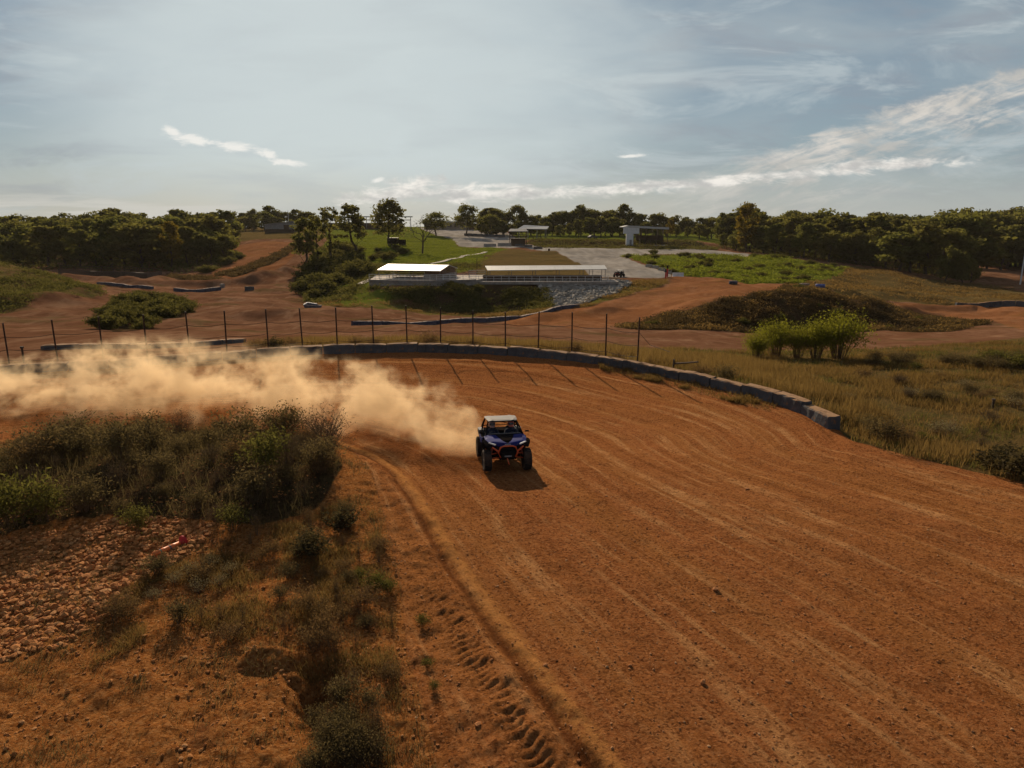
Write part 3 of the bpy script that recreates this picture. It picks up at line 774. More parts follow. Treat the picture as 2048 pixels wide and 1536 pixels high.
M_RED = simple('red_paint', (0.45, 0.020, 0.018), 0.5, var=0.15, scale=3)
M_STEEL = simple('grey_steel', (0.22, 0.21, 0.20), 0.5, 0.6, var=0.2, scale=5)
M_LAMP = simple('headlight_lens', (0.75, 0.75, 0.70), 0.15, var=0.05, scale=5, spec=0.7)
M_GLASS = simple('tinted_windscreen', (0.018, 0.022, 0.022), 0.12, var=0.1, scale=3, spec=0.6, dust=0.15)
M_SUIT = simple('dark_clothing', (0.030, 0.034, 0.055), 0.9, var=0.3, scale=9)
M_SKIN = simple('skin', (0.40, 0.22, 0.15), 0.6, var=0.1, scale=9)
M_HELM_R = simple('red_white_helmet', (0.62, 0.13, 0.09), 0.3, var=0.2, scale=5, spec=0.6)
M_HELM_G = simple('grey_helmet', (0.42, 0.25, 0.22), 0.3, var=0.3, scale=5, spec=0.6)
M_SEAT = simple('black_seat_cloth', (0.02, 0.02, 0.022), 0.9, var=0.3, scale=9)

# ------------------------------------------------------------------ plant geometry
def cards(C, size, rng, aspect=0.55, upright=0.0):
    """diamond leaves with random attitudes: C (n,3), size (n,)"""
    n = len(C)
    a = rng.normal(size=(n, 3)); a[:, 2] = a[:, 2] * (1 - upright) + upright * np.abs(a[:, 2]) * 2
    a /= np.linalg.norm(a, axis=1, keepdims=True)
    b = np.cross(a, rng.normal(size=(n, 3))); b /= np.maximum(np.linalg.norm(b, axis=1, keepdims=True), 1e-6)
    s = np.asarray(size)[:, None]
    V = np.stack([C - a * s, C + b * s * aspect, C + a * s, C - b * s * aspect], 1).reshape(-1, 3)
    return V, np.arange(4 * n).reshape(n, 4)

def blades(B, h, w, lean, rng):
    """grass blades: base points, heights"""
    n = len(B); t = rng.uniform(0, 2 * np.pi, n)
    p = np.stack([np.cos(t), np.sin(t), 0 * t], 1)
    l = rng.normal(size=(n, 2)) * lean * h[:, None]
    tip = B + np.stack([l[:, 0], l[:, 1], h], 1)
    w = np.asarray(w)[:, None] if np.ndim(w) else w
    V = np.stack([B - p * w, B + p * w, tip + p * w * .25, tip - p * w * .25], 1).reshape(-1, 3)
    return V, np.arange(4 * n).reshape(n, 4)

def join(parts):
    vs, fs, o = [], [], 0
    for V, Fc in parts:
        vs.append(V); fs.append(Fc + o); o += len(V)
    return np.concatenate(vs), np.concatenate(fs)

_bm = bmesh.new(); bmesh.ops.create_icosphere(_bm, subdivisions=1, radius=1.0)
ICO_V = np.array([v.co[:] for v in _bm.verts]); ICO_F = np.array([[v.index for v in f.verts] for f in _bm.faces]); _bm.free()
_bm = bmesh.new(); bmesh.ops.create_icosphere(_bm, subdivisions=2, radius=1.0)
ICO2_V = np.array([v.co[:] for v in _bm.verts]); ICO2_F = np.array([[v.index for v in f.verts] for f in _bm.faces]); _bm.free()

def stones(Pn, size, rng, flat=0.65, fine=False):
    V0, F0 = (ICO2_V, ICO2_F) if fine else (ICO_V, ICO_F)
    n = len(Pn); k = len(V0)
    r = rng.uniform(0.6, 1.25, (n, k, 1))
    S = np.stack([rng.uniform(.7, 1.35, n), rng.uniform(.7, 1.2, n), flat * rng.uniform(.6, 1.2, n)], 1)[:, None, :]
    r = np.where(rng.uniform(0, 1, (n, k, 1)) < .25, r * .78, r)
    V = V0[None] * r * S * np.asarray(size)[:, None, None]
    t = rng.uniform(0, 2 * np.pi, n); c, s = np.cos(t)[:, None], np.sin(t)[:, None]
    x = V[..., 0] * c - V[..., 1] * s; y = V[..., 0] * s + V[..., 1] * c
    V = np.stack([x, y, V[..., 2]], -1) + Pn[:, None, :]
    Fc = F0[None] + (np.arange(n) * k)[:, None, None]
    return V.reshape(-1, 3), Fc.reshape(-1, 3)

def limb(mb, a, b, r0, r1, rng, wig=0.1, seg=4, n=6):
    a, b = Vector(a), Vector(b); L = (b - a).length; pts = []
    for i in range(seg + 1):
        t = i / seg; p = a.lerp(b, t)
        if 0 < i < seg: p += Vector(rng.normal(size=3)) * wig * L * 0.3
        pts.append(p)
    mb.tube(pts, [r0 + (r1 - r0) * i / seg for i in range(seg + 1)], n)
    return pts

def tree_mesh(seed, Ht=12.0, rad=3.6, base=0.28, clumps=46, per=70, leaf=0.34, shape='oak', lean=0.0, mat=None):
    """trunk mesh and crown mesh of one tree variant"""
    rng = np.random.default_rng(seed); mb = MB()
    top = Vector((lean * Ht + rng.normal() * .3, rng.normal() * .3, Ht * 0.82))
    tr = limb(mb, (0, 0, -0.4), top, 0.028 * Ht * 0.9, 0.03, rng, 0.06, 7, 7)
    C, Z_ = [], []
    for i in range(clumps):
        q = rng.uniform() ** 0.75
        h = base + (0.99 - base) * q
        if shape == 'oak': prof = math.sin(math.pi * min(1, max(0.02, (h - base * 0.7) / (1.03 - base * 0.7)) ** 0.8)) ** 0.6
        elif shape == 'tall': prof = 0.55 + 0.45 * math.sin(math.pi * (h - base) / (1.02 - base))
        else: prof = max(0.12, 1.0 - (h - base) / (1 - base)) ** 0.7
        t = rng.uniform(0, 2 * math.pi); rr = rad * prof * (0.35 + 0.65 * math.sqrt(rng.uniform())) * rng.uniform(0.75, 1.12)
        C.append((lean * h * Ht + rr * math.cos(t), rr * math.sin(t), h * Ht)); Z_.append(h)
    C = np.array(C)
    for i in range(0, clumps, 3):
        e = Vector(C[i]); k = min(len(tr) - 2, max(1, int(len(tr) * (Z_[i] - 0.16) / 0.85)))
        limb(mb, tr[k], e, 0.007 * Ht * (1.1 - Z_[i]) + .02, 0.015, rng, 0.25, 3, 4)
    cs = rad * rng.uniform(0.16, 0.46, clumps)
    P = np.repeat(C, per, 0); S = np.repeat(cs, per)[:, None]
    dirs = rng.normal(size=P.shape); dirs /= np.linalg.norm(dirs, axis=1, keepdims=True)
    P = P + dirs * (rng.uniform(0, 1, (len(P), 1)) ** 0.5) * S * np.array([1.15, 1.15, 0.78])
    V, Fc = cards(P, rng.uniform(0.55, 1.2, len(P)) * leaf, rng, 0.7)
    return mb.mesh('trunk', M_BARK), np_mesh('crown', V, Fc, mat or M_OAK)

def bare_tree_mesh(seed, Ht=9.0):
    rng = np.random.default_rng(seed); mb = MB()
    tr = limb(mb, (0, 0, -0.3), (0.3, 0, Ht * 0.55), 0.24, 0.14, rng, 0.03, 5, 8)
    def grow(p, d, L, r, lv):
        e = Vector(p) + d * L
        pts = limb(mb, p, e, r, r * 0.5, rng, 0.18, 3, 5)
        if lv == 0: return
        for _ in range(3 if lv > 1 else 3):
            q = (d + Vector(rng.normal(size=3)) * 0.42 + Vector((0, 0, 0.12))).normalized()
            grow(pts[-1 - (rng.integers(0, 2))], q, L * rng.uniform(.5, .75), max(r * 0.5, 0.018), lv - 1)
    for k in range(7):
        t = k * 2 * math.pi / 7 + rng.uniform(-.3, .3)
        grow(tr[3 + (k % 3)], Vector((math.cos(t) * 0.8, math.sin(t) * 0.8, rng.uniform(.45, 1.1))).normalized(), Ht * rng.uniform(.2, .32), 0.10, 3)
    return mb.mesh('trunk', M_BARK)

def shrub_mesh(seed, Hs=1.1, R=0.7, stems=40, leaves=1600, lsz=0.030, mat=None, aspect=0.3, lo=0.25, spread=1.0, up=0.5, thick=0.006):
    """stems mesh and leaves mesh of one shrub variant"""
    rng = np.random.default_rng(seed); mb = MB(); pts = []; wt = []
    for i in range(stems):
        t = rng.uniform(0, 2 * math.pi); q = math.sqrt(rng.uniform())
        b = Vector((0.25 * R * q * math.cos(t), 0.25 * R * q * math.sin(t), -0.05))
        hh = Hs * rng.uniform(0.55, 1.05) * (1.1 - 0.35 * q)
        e = Vector((R * q * spread * math.cos(t) * rng.uniform(.7, 1.15), R * q * spread * math.sin(t) * rng.uniform(.7, 1.15), hh))
        m = b.lerp(e, 0.5) + Vector((-0.12 * R * math.cos(t), -0.12 * R * math.sin(t), 0.06 * Hs))
        mb.tube([b, m, e], [thick, thick * .7, thick * .3], 3)
        line = [b.lerp(m, k) for k in (0, .5)] + [m.lerp(e, k) for k in (0, .33, .66, 1)]
        for k in range(2):
            p = line[rng.integers(2, 5)]; e2 = p + Vector((rng.normal() * .2 * R, rng.normal() * .2 * R, rng.uniform(.08, .25) * Hs))
            mb.tube([p, e2], [thick * .5, thick * .25], 3); line += [p.lerp(e2, .5), e2]
        pts += line
    pts = np.array([p[:] for p in pts]); pts = pts[pts[:, 2] > lo * Hs * 0.8]
    P = pts[rng.integers(0, len(pts), leaves)] + rng.normal(size=(leaves, 3)) * np.array([.10, .10, .09]) * Hs
    P[:, 2] = np.maximum(P[:, 2], 0.02)
    V, Fc = cards(P, rng.uniform(.6, 1.4, leaves) * lsz, rng, aspect, up)
    return mb.mesh('stems', M_STEM), np_mesh('leaves', V, Fc, mat or M_DRYLEAF)

def plant(name, label, cat, meshes, loc, scale, rz, group=None, parts=('stems', 'leaves')):
    o = empty(name, label, cat, loc, rz, group); o.scale = scale if isinstance(scale, tuple) else (scale,) * 3
    for nm, me in zip(parts, meshes):
        if me is not None: link(nm, me, o)
    return o

def scatter(poly, n, rng, ymin, ymax, dens=None, pxl=None):
    """n random world points whose place on the ground falls inside a zone outline"""
    us = [p[0] for p in poly]; u0, u1 = max(min(us), -250), min(max(us), 2300)
    out = []; got = 0
    for _ in range(60):
        m = 20000
        Yr = rng.uniform(ymin, ymax, m); ur = rng.uniform(u0, u1, m)
        keep = rng.uniform(0, 1, m) < Yr / ymax        # even over the ground, not over the columns
        Yr, ur = Yr[keep], ur[keep]
        X = (ur - 1024) / F * (Yr * CP + H * SP)
        u, v = to_uv(X, Yr, base_z(X, Yr))
        k = in_poly(u, v, poly)
        if dens is not None: k &= rng.uniform(0, 1, len(Yr)) < dens(X, Yr)
        out.append(np.stack([X[k], Yr[k]], 1)); got += k.sum()
        if got >= n: break
    P = np.concatenate(out)[:n]
    return np.column_stack([P, full_z(P[:, 0], P[:, 1])])
make_ground()
# ------------------------------------------------------------------ concrete block wall round the bend
def resample(P, step):
    P = [Vector((*p[:2], 0)) for p in P]; out = [P[0]]; need = step
    for a, b in zip(P[:-1], P[1:]):
        L = (b - a).length; pos = 0
        while L - pos >= need:
            pos += need; out.append(a.lerp(b, pos / L)); need = step
        need -= (L - pos)
    return out

def block_mesh(L, w, h, seed, mat, groove=True):
    rng = np.random.default_rng(seed); mb = MB()
    n = 7; sec = []
    for i in range(n):
        x = -L / 2 + L * i / (n - 1); q = 0.012 if 0 < i < n - 1 else 0.03
        j = rng.normal(size=(8, 2)) * 0.012
        c = [(-w / 2, -0.12), (-w / 2, h - .05 - q), (-w / 2 + .05, h - q), (-0.03, h - q), (0.03, h - q), (w / 2 - .05, h - q), (w / 2, h - .05 - q), (w / 2, -0.12)]
        if groove: c[3] = (-0.025, h - q - .03); c[4] = (0.025, h - q - .03)
        sec.append([(x, y + j[k][0], z + j[k][1]) for k, (y, z) in enumerate(c)])
    mb.loft(sec)
    return mb.mesh('concrete_block', mat)

WP = resample(WALL[::-1], 1.92)        # from the near right end towards the left
_meshes = [block_mesh(1.85, 0.54, 0.50, 100 + k, M_CONC) for k in range(6)]
_rng = np.random.default_rng(5)
WBLOCKS = []
for i, (a, b) in enumerate(zip(WP[:-1], WP[1:])):
    m = (a + b) / 2
    o = link('concrete_block', _meshes[i % 6])
    z = float(full_z(m.x, m.y)[0])
    o.location = (m.x, m.y, z - 0.03 + _rng.normal() * 0.035)
    o.rotation_euler = (_rng.normal() * .015, _rng.normal() * .012, math.atan2(b.y - a.y, b.x - a.x) + _rng.normal() * 0.025)
    where = 'squared end showing' if i == 0 else ('top crusted with dirt' if i < 9 else 'face in shadow')
    u_m = to_uv(m.x, m.y, 0.3)[0]
    if i >= 26: where = 'above the dust'
    tag(o, f'{ORD[i+1]} block of the curved wall from its near right end, {where}', 'concrete block', 'concrete blocks of the curved track wall')
    WBLOCKS.append(o)

# ------------------------------------------------------------------ catch fence on the wall
def post_pts():
    tops = [(-78, 655), (6, 647), (103.5, 640), (197.5, 634), (285.5, 630), (371, 624), (447, 622), (531, 618.6), (600, 617), (671, 615.5), (744, 612), (811, 611.5), (880, 616), (945, 621), (1010, 625), (1077.5, 624), (1145, 625), (1213, 628), (1279, 635)]
    wy = np.array([[to_uv(p[0], p[1], 0.0)[0], p[1]] for p in WALL]); wy = wy[np.argsort(wy[:, 0])]
    R = []
    for u, v in tops:
        Y = float(np.interp(u, wy[:, 0], wy[:, 1])) + 0.55
        R.append((pix(u, v, Y)))
    return R
fence = empty('catch_fence', 'rusty steel post and wire fence standing along the curved block wall', 'fence', (0, 44, 0))
_t = post_pts(); _ft = []
for i, p in enumerate(_t):
    b = Vector((p.x + 0.02 * (i % 3 - 1), p.y, float(ground_z(p.x, p.y)) - 0.25))
    q = Vector((p.x + _rng.normal() * 0.03, p.y + _rng.normal() * 0.03, p.z))
    mb = MB().tube([b, q], 0.042, 8); mb.tube([q - Vector((0, 0, .02)), q + Vector((0, 0, .015))], 0.05, 8)
    mb.build('post', M_RUST, fence).location = (0, -44, 0); _ft.append((b, q))
for k, fr in enumerate((0.50, 0.74, 0.30)):
    mb = MB(); pts = []
    for (b, q), (b2, q2) in zip(_ft[:-1], _ft[1:]):
        for s in range(4):
            t = s / 4; p = b.lerp(q, fr).lerp(b2.lerp(q2, fr), t); p.z -= 0.10 * math.sin(math.pi * t); pts.append(p)
    pts.append(_ft[-1][0].lerp(_ft[-1][1], fr))
    if k == 1: pts += [pix(1300, 690, 39.0), pix(1340, 704, 37.2)]
    mb.tube(pts, 0.013, 4); mb.build('wire', M_RUST, fence).location = (0, -44, 0)

# low broken post with a fallen rail at the fence end, stake in the field
bp = pix(1348, 713, 37.6); bz = float(full_z(bp.x, bp.y)[0])
o = empty('wooden_post', 'short dark wooden post with a fallen rail behind the block wall', 'post', (bp.x, bp.y, bz))
MB().tube([(0, 0, -.3), (0.01, 0, .62)], [.055, .05], 8).build('post_shaft', M_WOOD, o)
q = pix(1396, 724, 36.0) - Vector((bp.x, bp.y, bz))
MB().tube([(0.06, -.02, .38), q], [.05, .045], 7).build('rail', M_WOOD, o)
sp = at(1984, 33.0)
sk = MB().tube([(0, 0, -.3), (0.02, 0, .42)], [.06, .055], 8).tube([(0.02, 0, .40), (0.02, 0, .47)], [.085, .08], 8).build('wooden_stake', M_WOOD, None, loc=sp)
tag(sk, 'short dark stake standing alone in the dry field on the right', 'stake')
sp = at(48, 39.6)
sk = MB().tube([(0, 0, -.3), (0.02, 0, .95)], [.06, .055], 8).tube([(0.02, 0, .9), (0.02, 0, 1.0)], [.10, .10], 8).build('wooden_stake', M_RUST, None, loc=sp)
tag(sk, 'short rusty stake behind the wall between the two leftmost fence posts', 'stake')

# ------------------------------------------------------------------ far barrier rows of painted blocks
def barrier_row(uvY, mat, L, w, h, grp, lab, extra=None):
    """uvY: list of (u, Y) along the ground"""
    P = resample([tuple(at(u, Y)) for u, Y in uvY], L * 1.02); n = len(P) - 1
    mm = [block_mesh(L, w, h, 300 + k, mat, False) for k in range(3)]
    for i, (a, b) in enumerate(zip(P[:-1], P[1:])):
        m = (a + b) / 2; o = link('barrier_block', mm[i % 3])
        za, zb = float(ground_z(a.x, a.y)), float(ground_z(b.x, b.y))
        o.location = (m.x, m.y, (za + zb) / 2)
        o.rotation_euler = (0, -math.atan2(zb - za, L), math.atan2(b.y - a.y, b.x - a.x) + _rng.normal() * .03)
        tag(o, lab.format(k=ORD[i + 1] if i + 1 < len(ORD) else 'far'), 'barrier block', grp)
def Yv(u, v):
    """forward distance at which the ground in column u shows at row v (nearest solution past the wall)"""
    for Y in np.arange(48, 320, 0.25):
        X = (u - 1024) / F * (Y * CP + (H + 2) * SP)
        if to_uv(X, Y, base_z(X, Y))[1] <= v: return float(Y)
    return 320.0
uY = lambda L: [(u, Yv(u, v)) for u, v in L]
barrier_row(uY([(196, 573), (250, 577), (307, 582)]), M_BLUE, 1.9, .5, .6, 'blue blocks before the earth bridge', '{k} blue painted block from the left in the row before the earth bridge')
barrier_row(uY([(349, 584), (393, 587), (425, 584), (447, 580)]), M_BLUE, 1.9, .5, .7, 'blue blocks of the curved valley row', '{k} blue painted block from the left in the curved row at the valley bend')
barrier_row(uY([(704, 658), (812, 653), (931, 648), (1020, 643), (1077, 634), (1120, 627), (1165, 618)]), M_BLUE, 1.9, .5, .58, 'blue grey blocks beside the valley track', '{k} blue grey block from the left in the long row beside the valley track')
barrier_row(uY([(88, 707), (200, 702), (300, 698), (400, 693), (497, 686)]), M_CONC, 2.4, .6, .34, 'blue grey blocks behind the left fence', '{k} blue grey block from the left in the low row behind the left fence posts')
barrier_row(uY([(1910, 616), (1980, 617), (2060, 620), (2140, 622)]), M_CONC, 1.9, .6, 1.0, 'dark blocks below the right slope', '{k} dark block from the left in the row below the shaded right slope')
def lone_block(u, v, rz, lab, mat=M_CONC, L=1.7):
    Y = Yv(u, v); p = at(u, Y); o = link('barrier_block', block_mesh(L, .6, .8, 400 + int(u), mat, False)); o.location = p; o.rotation_euler = (0, 0, rz)
    tag(o, lab, 'barrier block')
lone_block(499, 583, .5, 'single pale block lying apart right of the curved blue row')
lone_block(445, 577, 1.2, 'pale upright block closing the curved blue row', M_CONC_P, 0.8)

# open blue and white trough in the valley
p = at(626, Yv(626, 619)); o = empty('water_trough', 'open blue and white trough lying on the valley dirt', 'trough', p, -0.25)
MB().loft([[(-1.1, -.5, 0), (1.1, -.4, 0), (1.1, .4, 0), (-1.1, .5, 0)], [(-1.25, -.6, .5), (1.25, -.5, .42), (1.25, .5, .42), (-1.25, .6, .7)], [(-1.12, -.5, .5), (1.12, -.4, .42), (1.12, .4, .42), (-1.12, .5, .7)], [(-1.0, -.42, .08), (1.0, -.34, .08), (1.0, .34, .08), (-1.0, .42, .08)]]).build('basin', M_BLUE, o)
MB().bar((-1.2, -.58, .52), (-1.2, .58, .72), .1).bar((-1.2, .58, .72), (.4, .56, .56), .08).build('rim', M_WHITE, o)

# blue drums and a tyre stack on the ramp road
def drum(u, v, rz, lab, s=1.0, mat=M_PLASTIC_B):
    p = at(u, Yv(u, v)); o = empty('plastic_drum', lab, 'drum', p, rz, 'blue drums beside the ramp road')
    prof = [(.24, -.62), (.29, -.60), (.30, -.3), (.315, -.27), (.30, -.24), (.30, .24), (.315, .27), (.30, .3), (.29, .60), (.24, .62)]
    MB().lathe([(a * s, b * s) for a, b in prof], (0, 0, .3 * s), 'X', 14).build('barrel', mat, o, True)
    MB().lathe([(.25 * s, .615 * s), (.25 * s, .64 * s)], (0, 0, .3 * s), 'X', 14).build('lid', M_WHITE if mat is M_PLASTIC_B else mat, o)
drum(1466, 571, .1, 'dark drum lying left on the crest of the ramp road', 1.15, M_BLUE)
drum(1608, 578, -.25, 'dark blue drum lying on the mound crest left of a stake', 1.3, M_BLUE)
drum(1640, 585, -.35, 'bright blue drum lying right of the stake on the mound crest', 1.15)
p = at(1629, Yv(1629, 581)); tag(MB().tube([(0, 0, -.2), (0, 0, 1.0)], .06, 6).box((0, 0, .9), (.3, .05, .16)).build('marker_stake', M_WOOD, loc=p), 'thin stake between the two blue drums on the mound crest', 'stake')

# ------------------------------------------------------------------ spectator shelters on the bank
def frame_from(pa, pb):
    """origin and yaw of a building whose front runs from pa to pb"""
    d = pb - pa; return math.atan2(d.y, d.x), math.hypot(d.x, d.y)

def rail_part(root, pts, h, mat, posts, name='handrail', levels=(1.0, .55), r=.035):
    mb = MB()
    for a, b in zip(pts[:-1], pts[1:]):
        a, b = Vector(a), Vector(b)
        for l in levels: mb.tube([a + Vector((0, 0, h * l)), b + Vector((0, 0, h * l))], r, 6)
    mb.build(name, mat, root)
    tot = sum((Vector(b) - Vector(a)).length for a, b in zip(pts[:-1], pts[1:]))
    for a, b in zip(pts[:-1], pts[1:]):
        a, b = Vector(a), Vector(b); n = max(1, round(posts * (b - a).length / tot))
        for i in range(n + 1):
            p = a.lerp(b, i / n); MB().tube([p, p + Vector((0, 0, h))], r * 1.1, 6).build('rail_post', mat, root)

YD = 128.0
ZD = pix(846, 562, 126.5).z
# left shelter: slab with retaining wall, gabled roof turned towards the right
c0, c1, c2 = pix_z(738, 560.5, ZD), pix_z(846, 562.5, ZD), pix_z(952, 560, ZD)
c3 = Vector((c2.x + 5.0, c2.y + 13, ZD)); c4 = Vector((c0.x - 1.0, c0.y + 12, ZD))
shA = empty('spectator_shelter', 'white roofed shelter with a small brown hut on the walled concrete terrace', 'shelter', (c1.x, c1.y, ZD))
loc = lambda p, z=None: (p.x - c1.x, p.y - c1.y, (p.z if z is None else z) - ZD)
MB().prism([loc(q)[:2] for q in (c0, c1, c2, c3, c4)], -2.6, 0.0).build('terrace', M_CONC_P, shA)
mb = MB()
for a, b in ((c0, c1), (c1, c2)):
    mb.bar(loc(a, ZD - .02), loc(b, ZD - .02), .22, .30)
mb.build('terrace_edge', M_CONC_P, shA)
yA = math.radians(-17)
ev0, ev1 = pix(755, 540.5, 133.0), pix(881, 540.5, 129.6)     # front eave ends
zE = (ev0.z + ev1.z) / 2
dx = (ev1 - ev0); LA = math.hypot(dx.x, dx.y); yA = math.atan2(dx.y, dx.x)
ex, ey = Vector((math.cos(yA), math.sin(yA), 0)), Vector((-math.sin(yA), math.cos(yA), 0))
o0 = Vector((ev0.x, ev0.y, zE)); DA = 9.0
zR = pix(906, 530, 133.5).z
Pt = lambda a, b, z: Vector(loc(o0 + ex * a + ey * b, z))
mb = MB().slab([Pt(0, -.1, zE), Pt(LA, -.1, zE), Pt(LA, DA / 2, zR), Pt(0, DA / 2, zR)], .10)
mb.build('roof_front', M_ROOF, shA)
MB().slab([Pt(0, DA / 2, zR + .003), Pt(LA, DA / 2, zR + .003), Pt(LA, DA + .1, zE), Pt(0, DA + .1, zE)], .10).build('roof_back', M_ROOF, shA)
for i in range(5):
    for b in (0.15, DA - .15):
        a = .2 + (LA - .4) * i / 4
        MB().tube([Pt(a, b, ZD - .05), Pt(a, b, zE - .1)], .06, 6).build('roof_post', M_STEEL, shA)
mb = MB()                                             # brown hut under the right gable
mb._add([Pt(LA - 3.4, .9, ZD + .9), Pt(LA - .15, .9, ZD + .9), Pt(LA - .15, DA - .9, ZD + .9), Pt(LA - 3.4, DA - .9, ZD + .9), Pt(LA - 3.4, .9, zE), Pt(LA - .15, .9, zE), Pt(LA - .15, DA / 2, zR - .16), Pt(LA - 3.4, DA / 2, zR - .16), Pt(LA - .15, DA - .9, zE), Pt(LA - 3.4, DA - .9, zE)],
        [(0, 3, 2, 1), (0, 1, 5, 4), (1, 2, 8, 6, 5), (2, 3, 9, 8), (3, 0, 4, 7, 9), (4, 5, 6, 7), (7, 6, 8, 9)])
mb.build('hut', M_TIMBER, shA)
MB().slab([Pt(LA - 3.5, .8, ZD + .9), Pt(LA - .05, .8, ZD + .9), Pt(LA - .05, DA - .8, ZD + .9), Pt(LA - 3.5, DA - .8, ZD + .9)], .95).build('hut_base', M_CONC_P, shA)
w0 = MB(); w0.slab([Pt(LA - .1, 3.2, ZD + 2.0), Pt(LA - .08, 5.2, ZD + 2.0), Pt(LA - .12, 5.2, ZD + 1.2), Pt(LA - .14, 3.2, ZD + 1.2)], .05)
w0.build('window', M_GLASS, shA)
mb = MB()
for r in range(3):
    mb.slab([Pt(.6, 2.6 + r * 1.5, ZD + .45 + r * .3), Pt(LA - 4, 2.6 + r * 1.5, ZD + .45 + r * .3), Pt(LA - 4, 3.0 + r * 1.5, ZD + .45 + r * .3), Pt(.6, 3.0 + r * 1.5, ZD + .45 + r * .3)], .08)
    for a in (1.0, LA / 2 - 1.6, LA - 4.4): mb.box(Pt(a, 2.8 + r * 1.5, ZD + .18 + r * .15), (.1, .3, .42 + r * .3))
mb.build('bench_rows', M_TIMBER, shA)
inn = lambda a, b, t: Vector(loc(a + (b - a) * t + Vector((0, .25, 0)), ZD))
rail_part(shA, [inn(c0, c1, .0), inn(c0, c1, 1), inn(c1, c2, 1)], 1.05, M_WHITE, 17, levels=(1.0, .66, .33))

# long shelter to its right, narrow roof over a row of benches
d0, d1 = pix(960, 557, 131.0), pix(1192, 557, 133.0); ZB = float(ground_z(d0.x + 8, 131.0)) + .05
shB = empty('spectator_shelter', 'long low shelter with a narrow white roof over a row of benches', 'shelter', (d0.x, d0.y, ZB))
e0, e1 = pix(975, 540.5, 134.5), pix(1214.6, 538, 134.5); r0, r1 = pix(970, 531.5, 138.0), pix(1209, 530, 138.0)
lB = lambda p, dz=0, dy=0: Vector((p.x - d0.x, p.y + dy - d0.y, p.z - ZB + dz))
MB().slab([lB(e0), lB(e1), lB(r1), lB(r0)], .10).build('roof_front', M_ROOF, shB)
b0, b1 = Vector((r0.x, r0.y + 1.4, (e0.z + r0.z) / 2)), Vector((r1.x, r1.y + 1.4, (e1.z + r1.z) / 2))
MB().slab([lB(r0, .003), lB(r1, .003), lB(b1), lB(b0)], .10).build('roof_back', M_ROOF, shB)
MB()._add([lB(e0, -.12), lB(b0, -.12), lB(r0, -.11)], [(0, 1, 2)])._add([lB(e0, -.12) + Vector((.08, 0, 0)), lB(b0, -.12) + Vector((.08, 0, 0)), lB(r0, -.11) + Vector((.08, 0, 0))], [(0, 2, 1)]).build('gable', M_TIMBER, shB)
for t in (0.02, .2, .4, .6, .8, .88, .985):
    for (A, B), dy in (((e0, e1), .15), ((b0, b1), -.15)):
        p = lB(A + (B - A) * t, 0, dy); MB().tube([(p.x, p.y, -.3), (p.x, p.y, p.z - .1)], .055, 6).build('roof_post', M_STEEL, shB)
W = lB(e1).x
MB().box((W / 2 + .3, 1.6, .0), (W + 2.4, 5.6, .5)).build('floor_slab', M_CONC_P, shB)
for k in range(11):
    x = 1.2 + k * (W - 3.2) / 10
    mb = MB().box((x, 1.2, .72), (1.55, .42, .07)).box((x, 1.42, 1.0), (1.55, .06, .36))
    for s in (-.6, .6): mb.box((x + s, 1.2, .47), (.08, .36, .44))
    mb.build('bench', M_WOOD, shB)
MB().box((W / 2 - .4, 2.2, .72), (W - 1.8, .12, .95)).build('back_panel', M_WOOD, shB)
rail_part(shB, [Vector((-1.6, -1.0, .25)), Vector((W - .4, -1.0, .25))], 1.0, M_WHITE, 18, levels=(1.0, .5))

# two steps of pipe gate between the shelters
p = pix(955, 556, 134.0); zz = float(ground_z(p.x, p.y))
o = empty('pipe_gate', 'white pipe gate between the two spectator shelters', 'gate', (p.x, p.y, zz))
mb = MB()
for h in (.4, .8, 1.2, 1.6, 1.95): mb.tube([(-1.6, 0, h), (1.5, .4, h)], .03, 6)
mb.build('bars', M_WHITE, o)
MB().tube([(-1.6, 0, -.1), (-1.6, 0, 2.0)], .05, 6).build('gate_post', M_STEEL, o); MB().tube([(1.5, .4, -.1), (1.5, .4, 2.0)], .05, 6).build('gate_post', M_STEEL, o)
for u, v, Yo, lab in ((954, 528, 150, 'thin dark light pole on the lawn behind the shelter gate'),):
    p = at(u, Yo); t = pix(u, 516, Yo).z
    tag(MB().tube([(0, 0, -.2), (0, 0, max(2.4, t - p.z))], .06, 6).box((0.12, 0, max(2.4, t - p.z)), (.35, .12, .1)).build('light_pole', M_RUST, loc=p), lab, 'pole')

# concrete footpath up the lawn
def strip_mesh(name, cl, w, mat, lift=.10, t=.14):
    P = []
    for a, b in zip(cl[:-1], cl[1:]):
        n = max(2, int((b - a).length / .7))
        P += [a.lerp(b, i / n) for i in range(n)]
    P.append(cl[-1]); secs = []
    for i, p in enumerate(P):
        d = P[min(i + 1, len(P) - 1)] - P[max(i - 1, 0)]; nrm = Vector((-d.y, d.x, 0)).normalized() * w / 2
        L, R = p + nrm, p - nrm; zl, zr = float(ground_z(L.x, L.y)), float(ground_z(R.x, R.y)); zt = max(zl, zr) + lift
        secs.append([(L.x, L.y, zt), (R.x, R.y, zt), (R.x, R.y, zt - t - .2), (L.x, L.y, zt - t - .2)])
    return MB().loft(secs).build(name, mat)
def on(u, v):
    return at(u, Yv(u, v))
cl = [on(720, 571), on(770, 557), on(817, 544), on(871, 528.5), on(920, 517), on(972, 506)]
tag(strip_mesh('footpath', cl, 1.3, M_CONC_P), kind='structure')

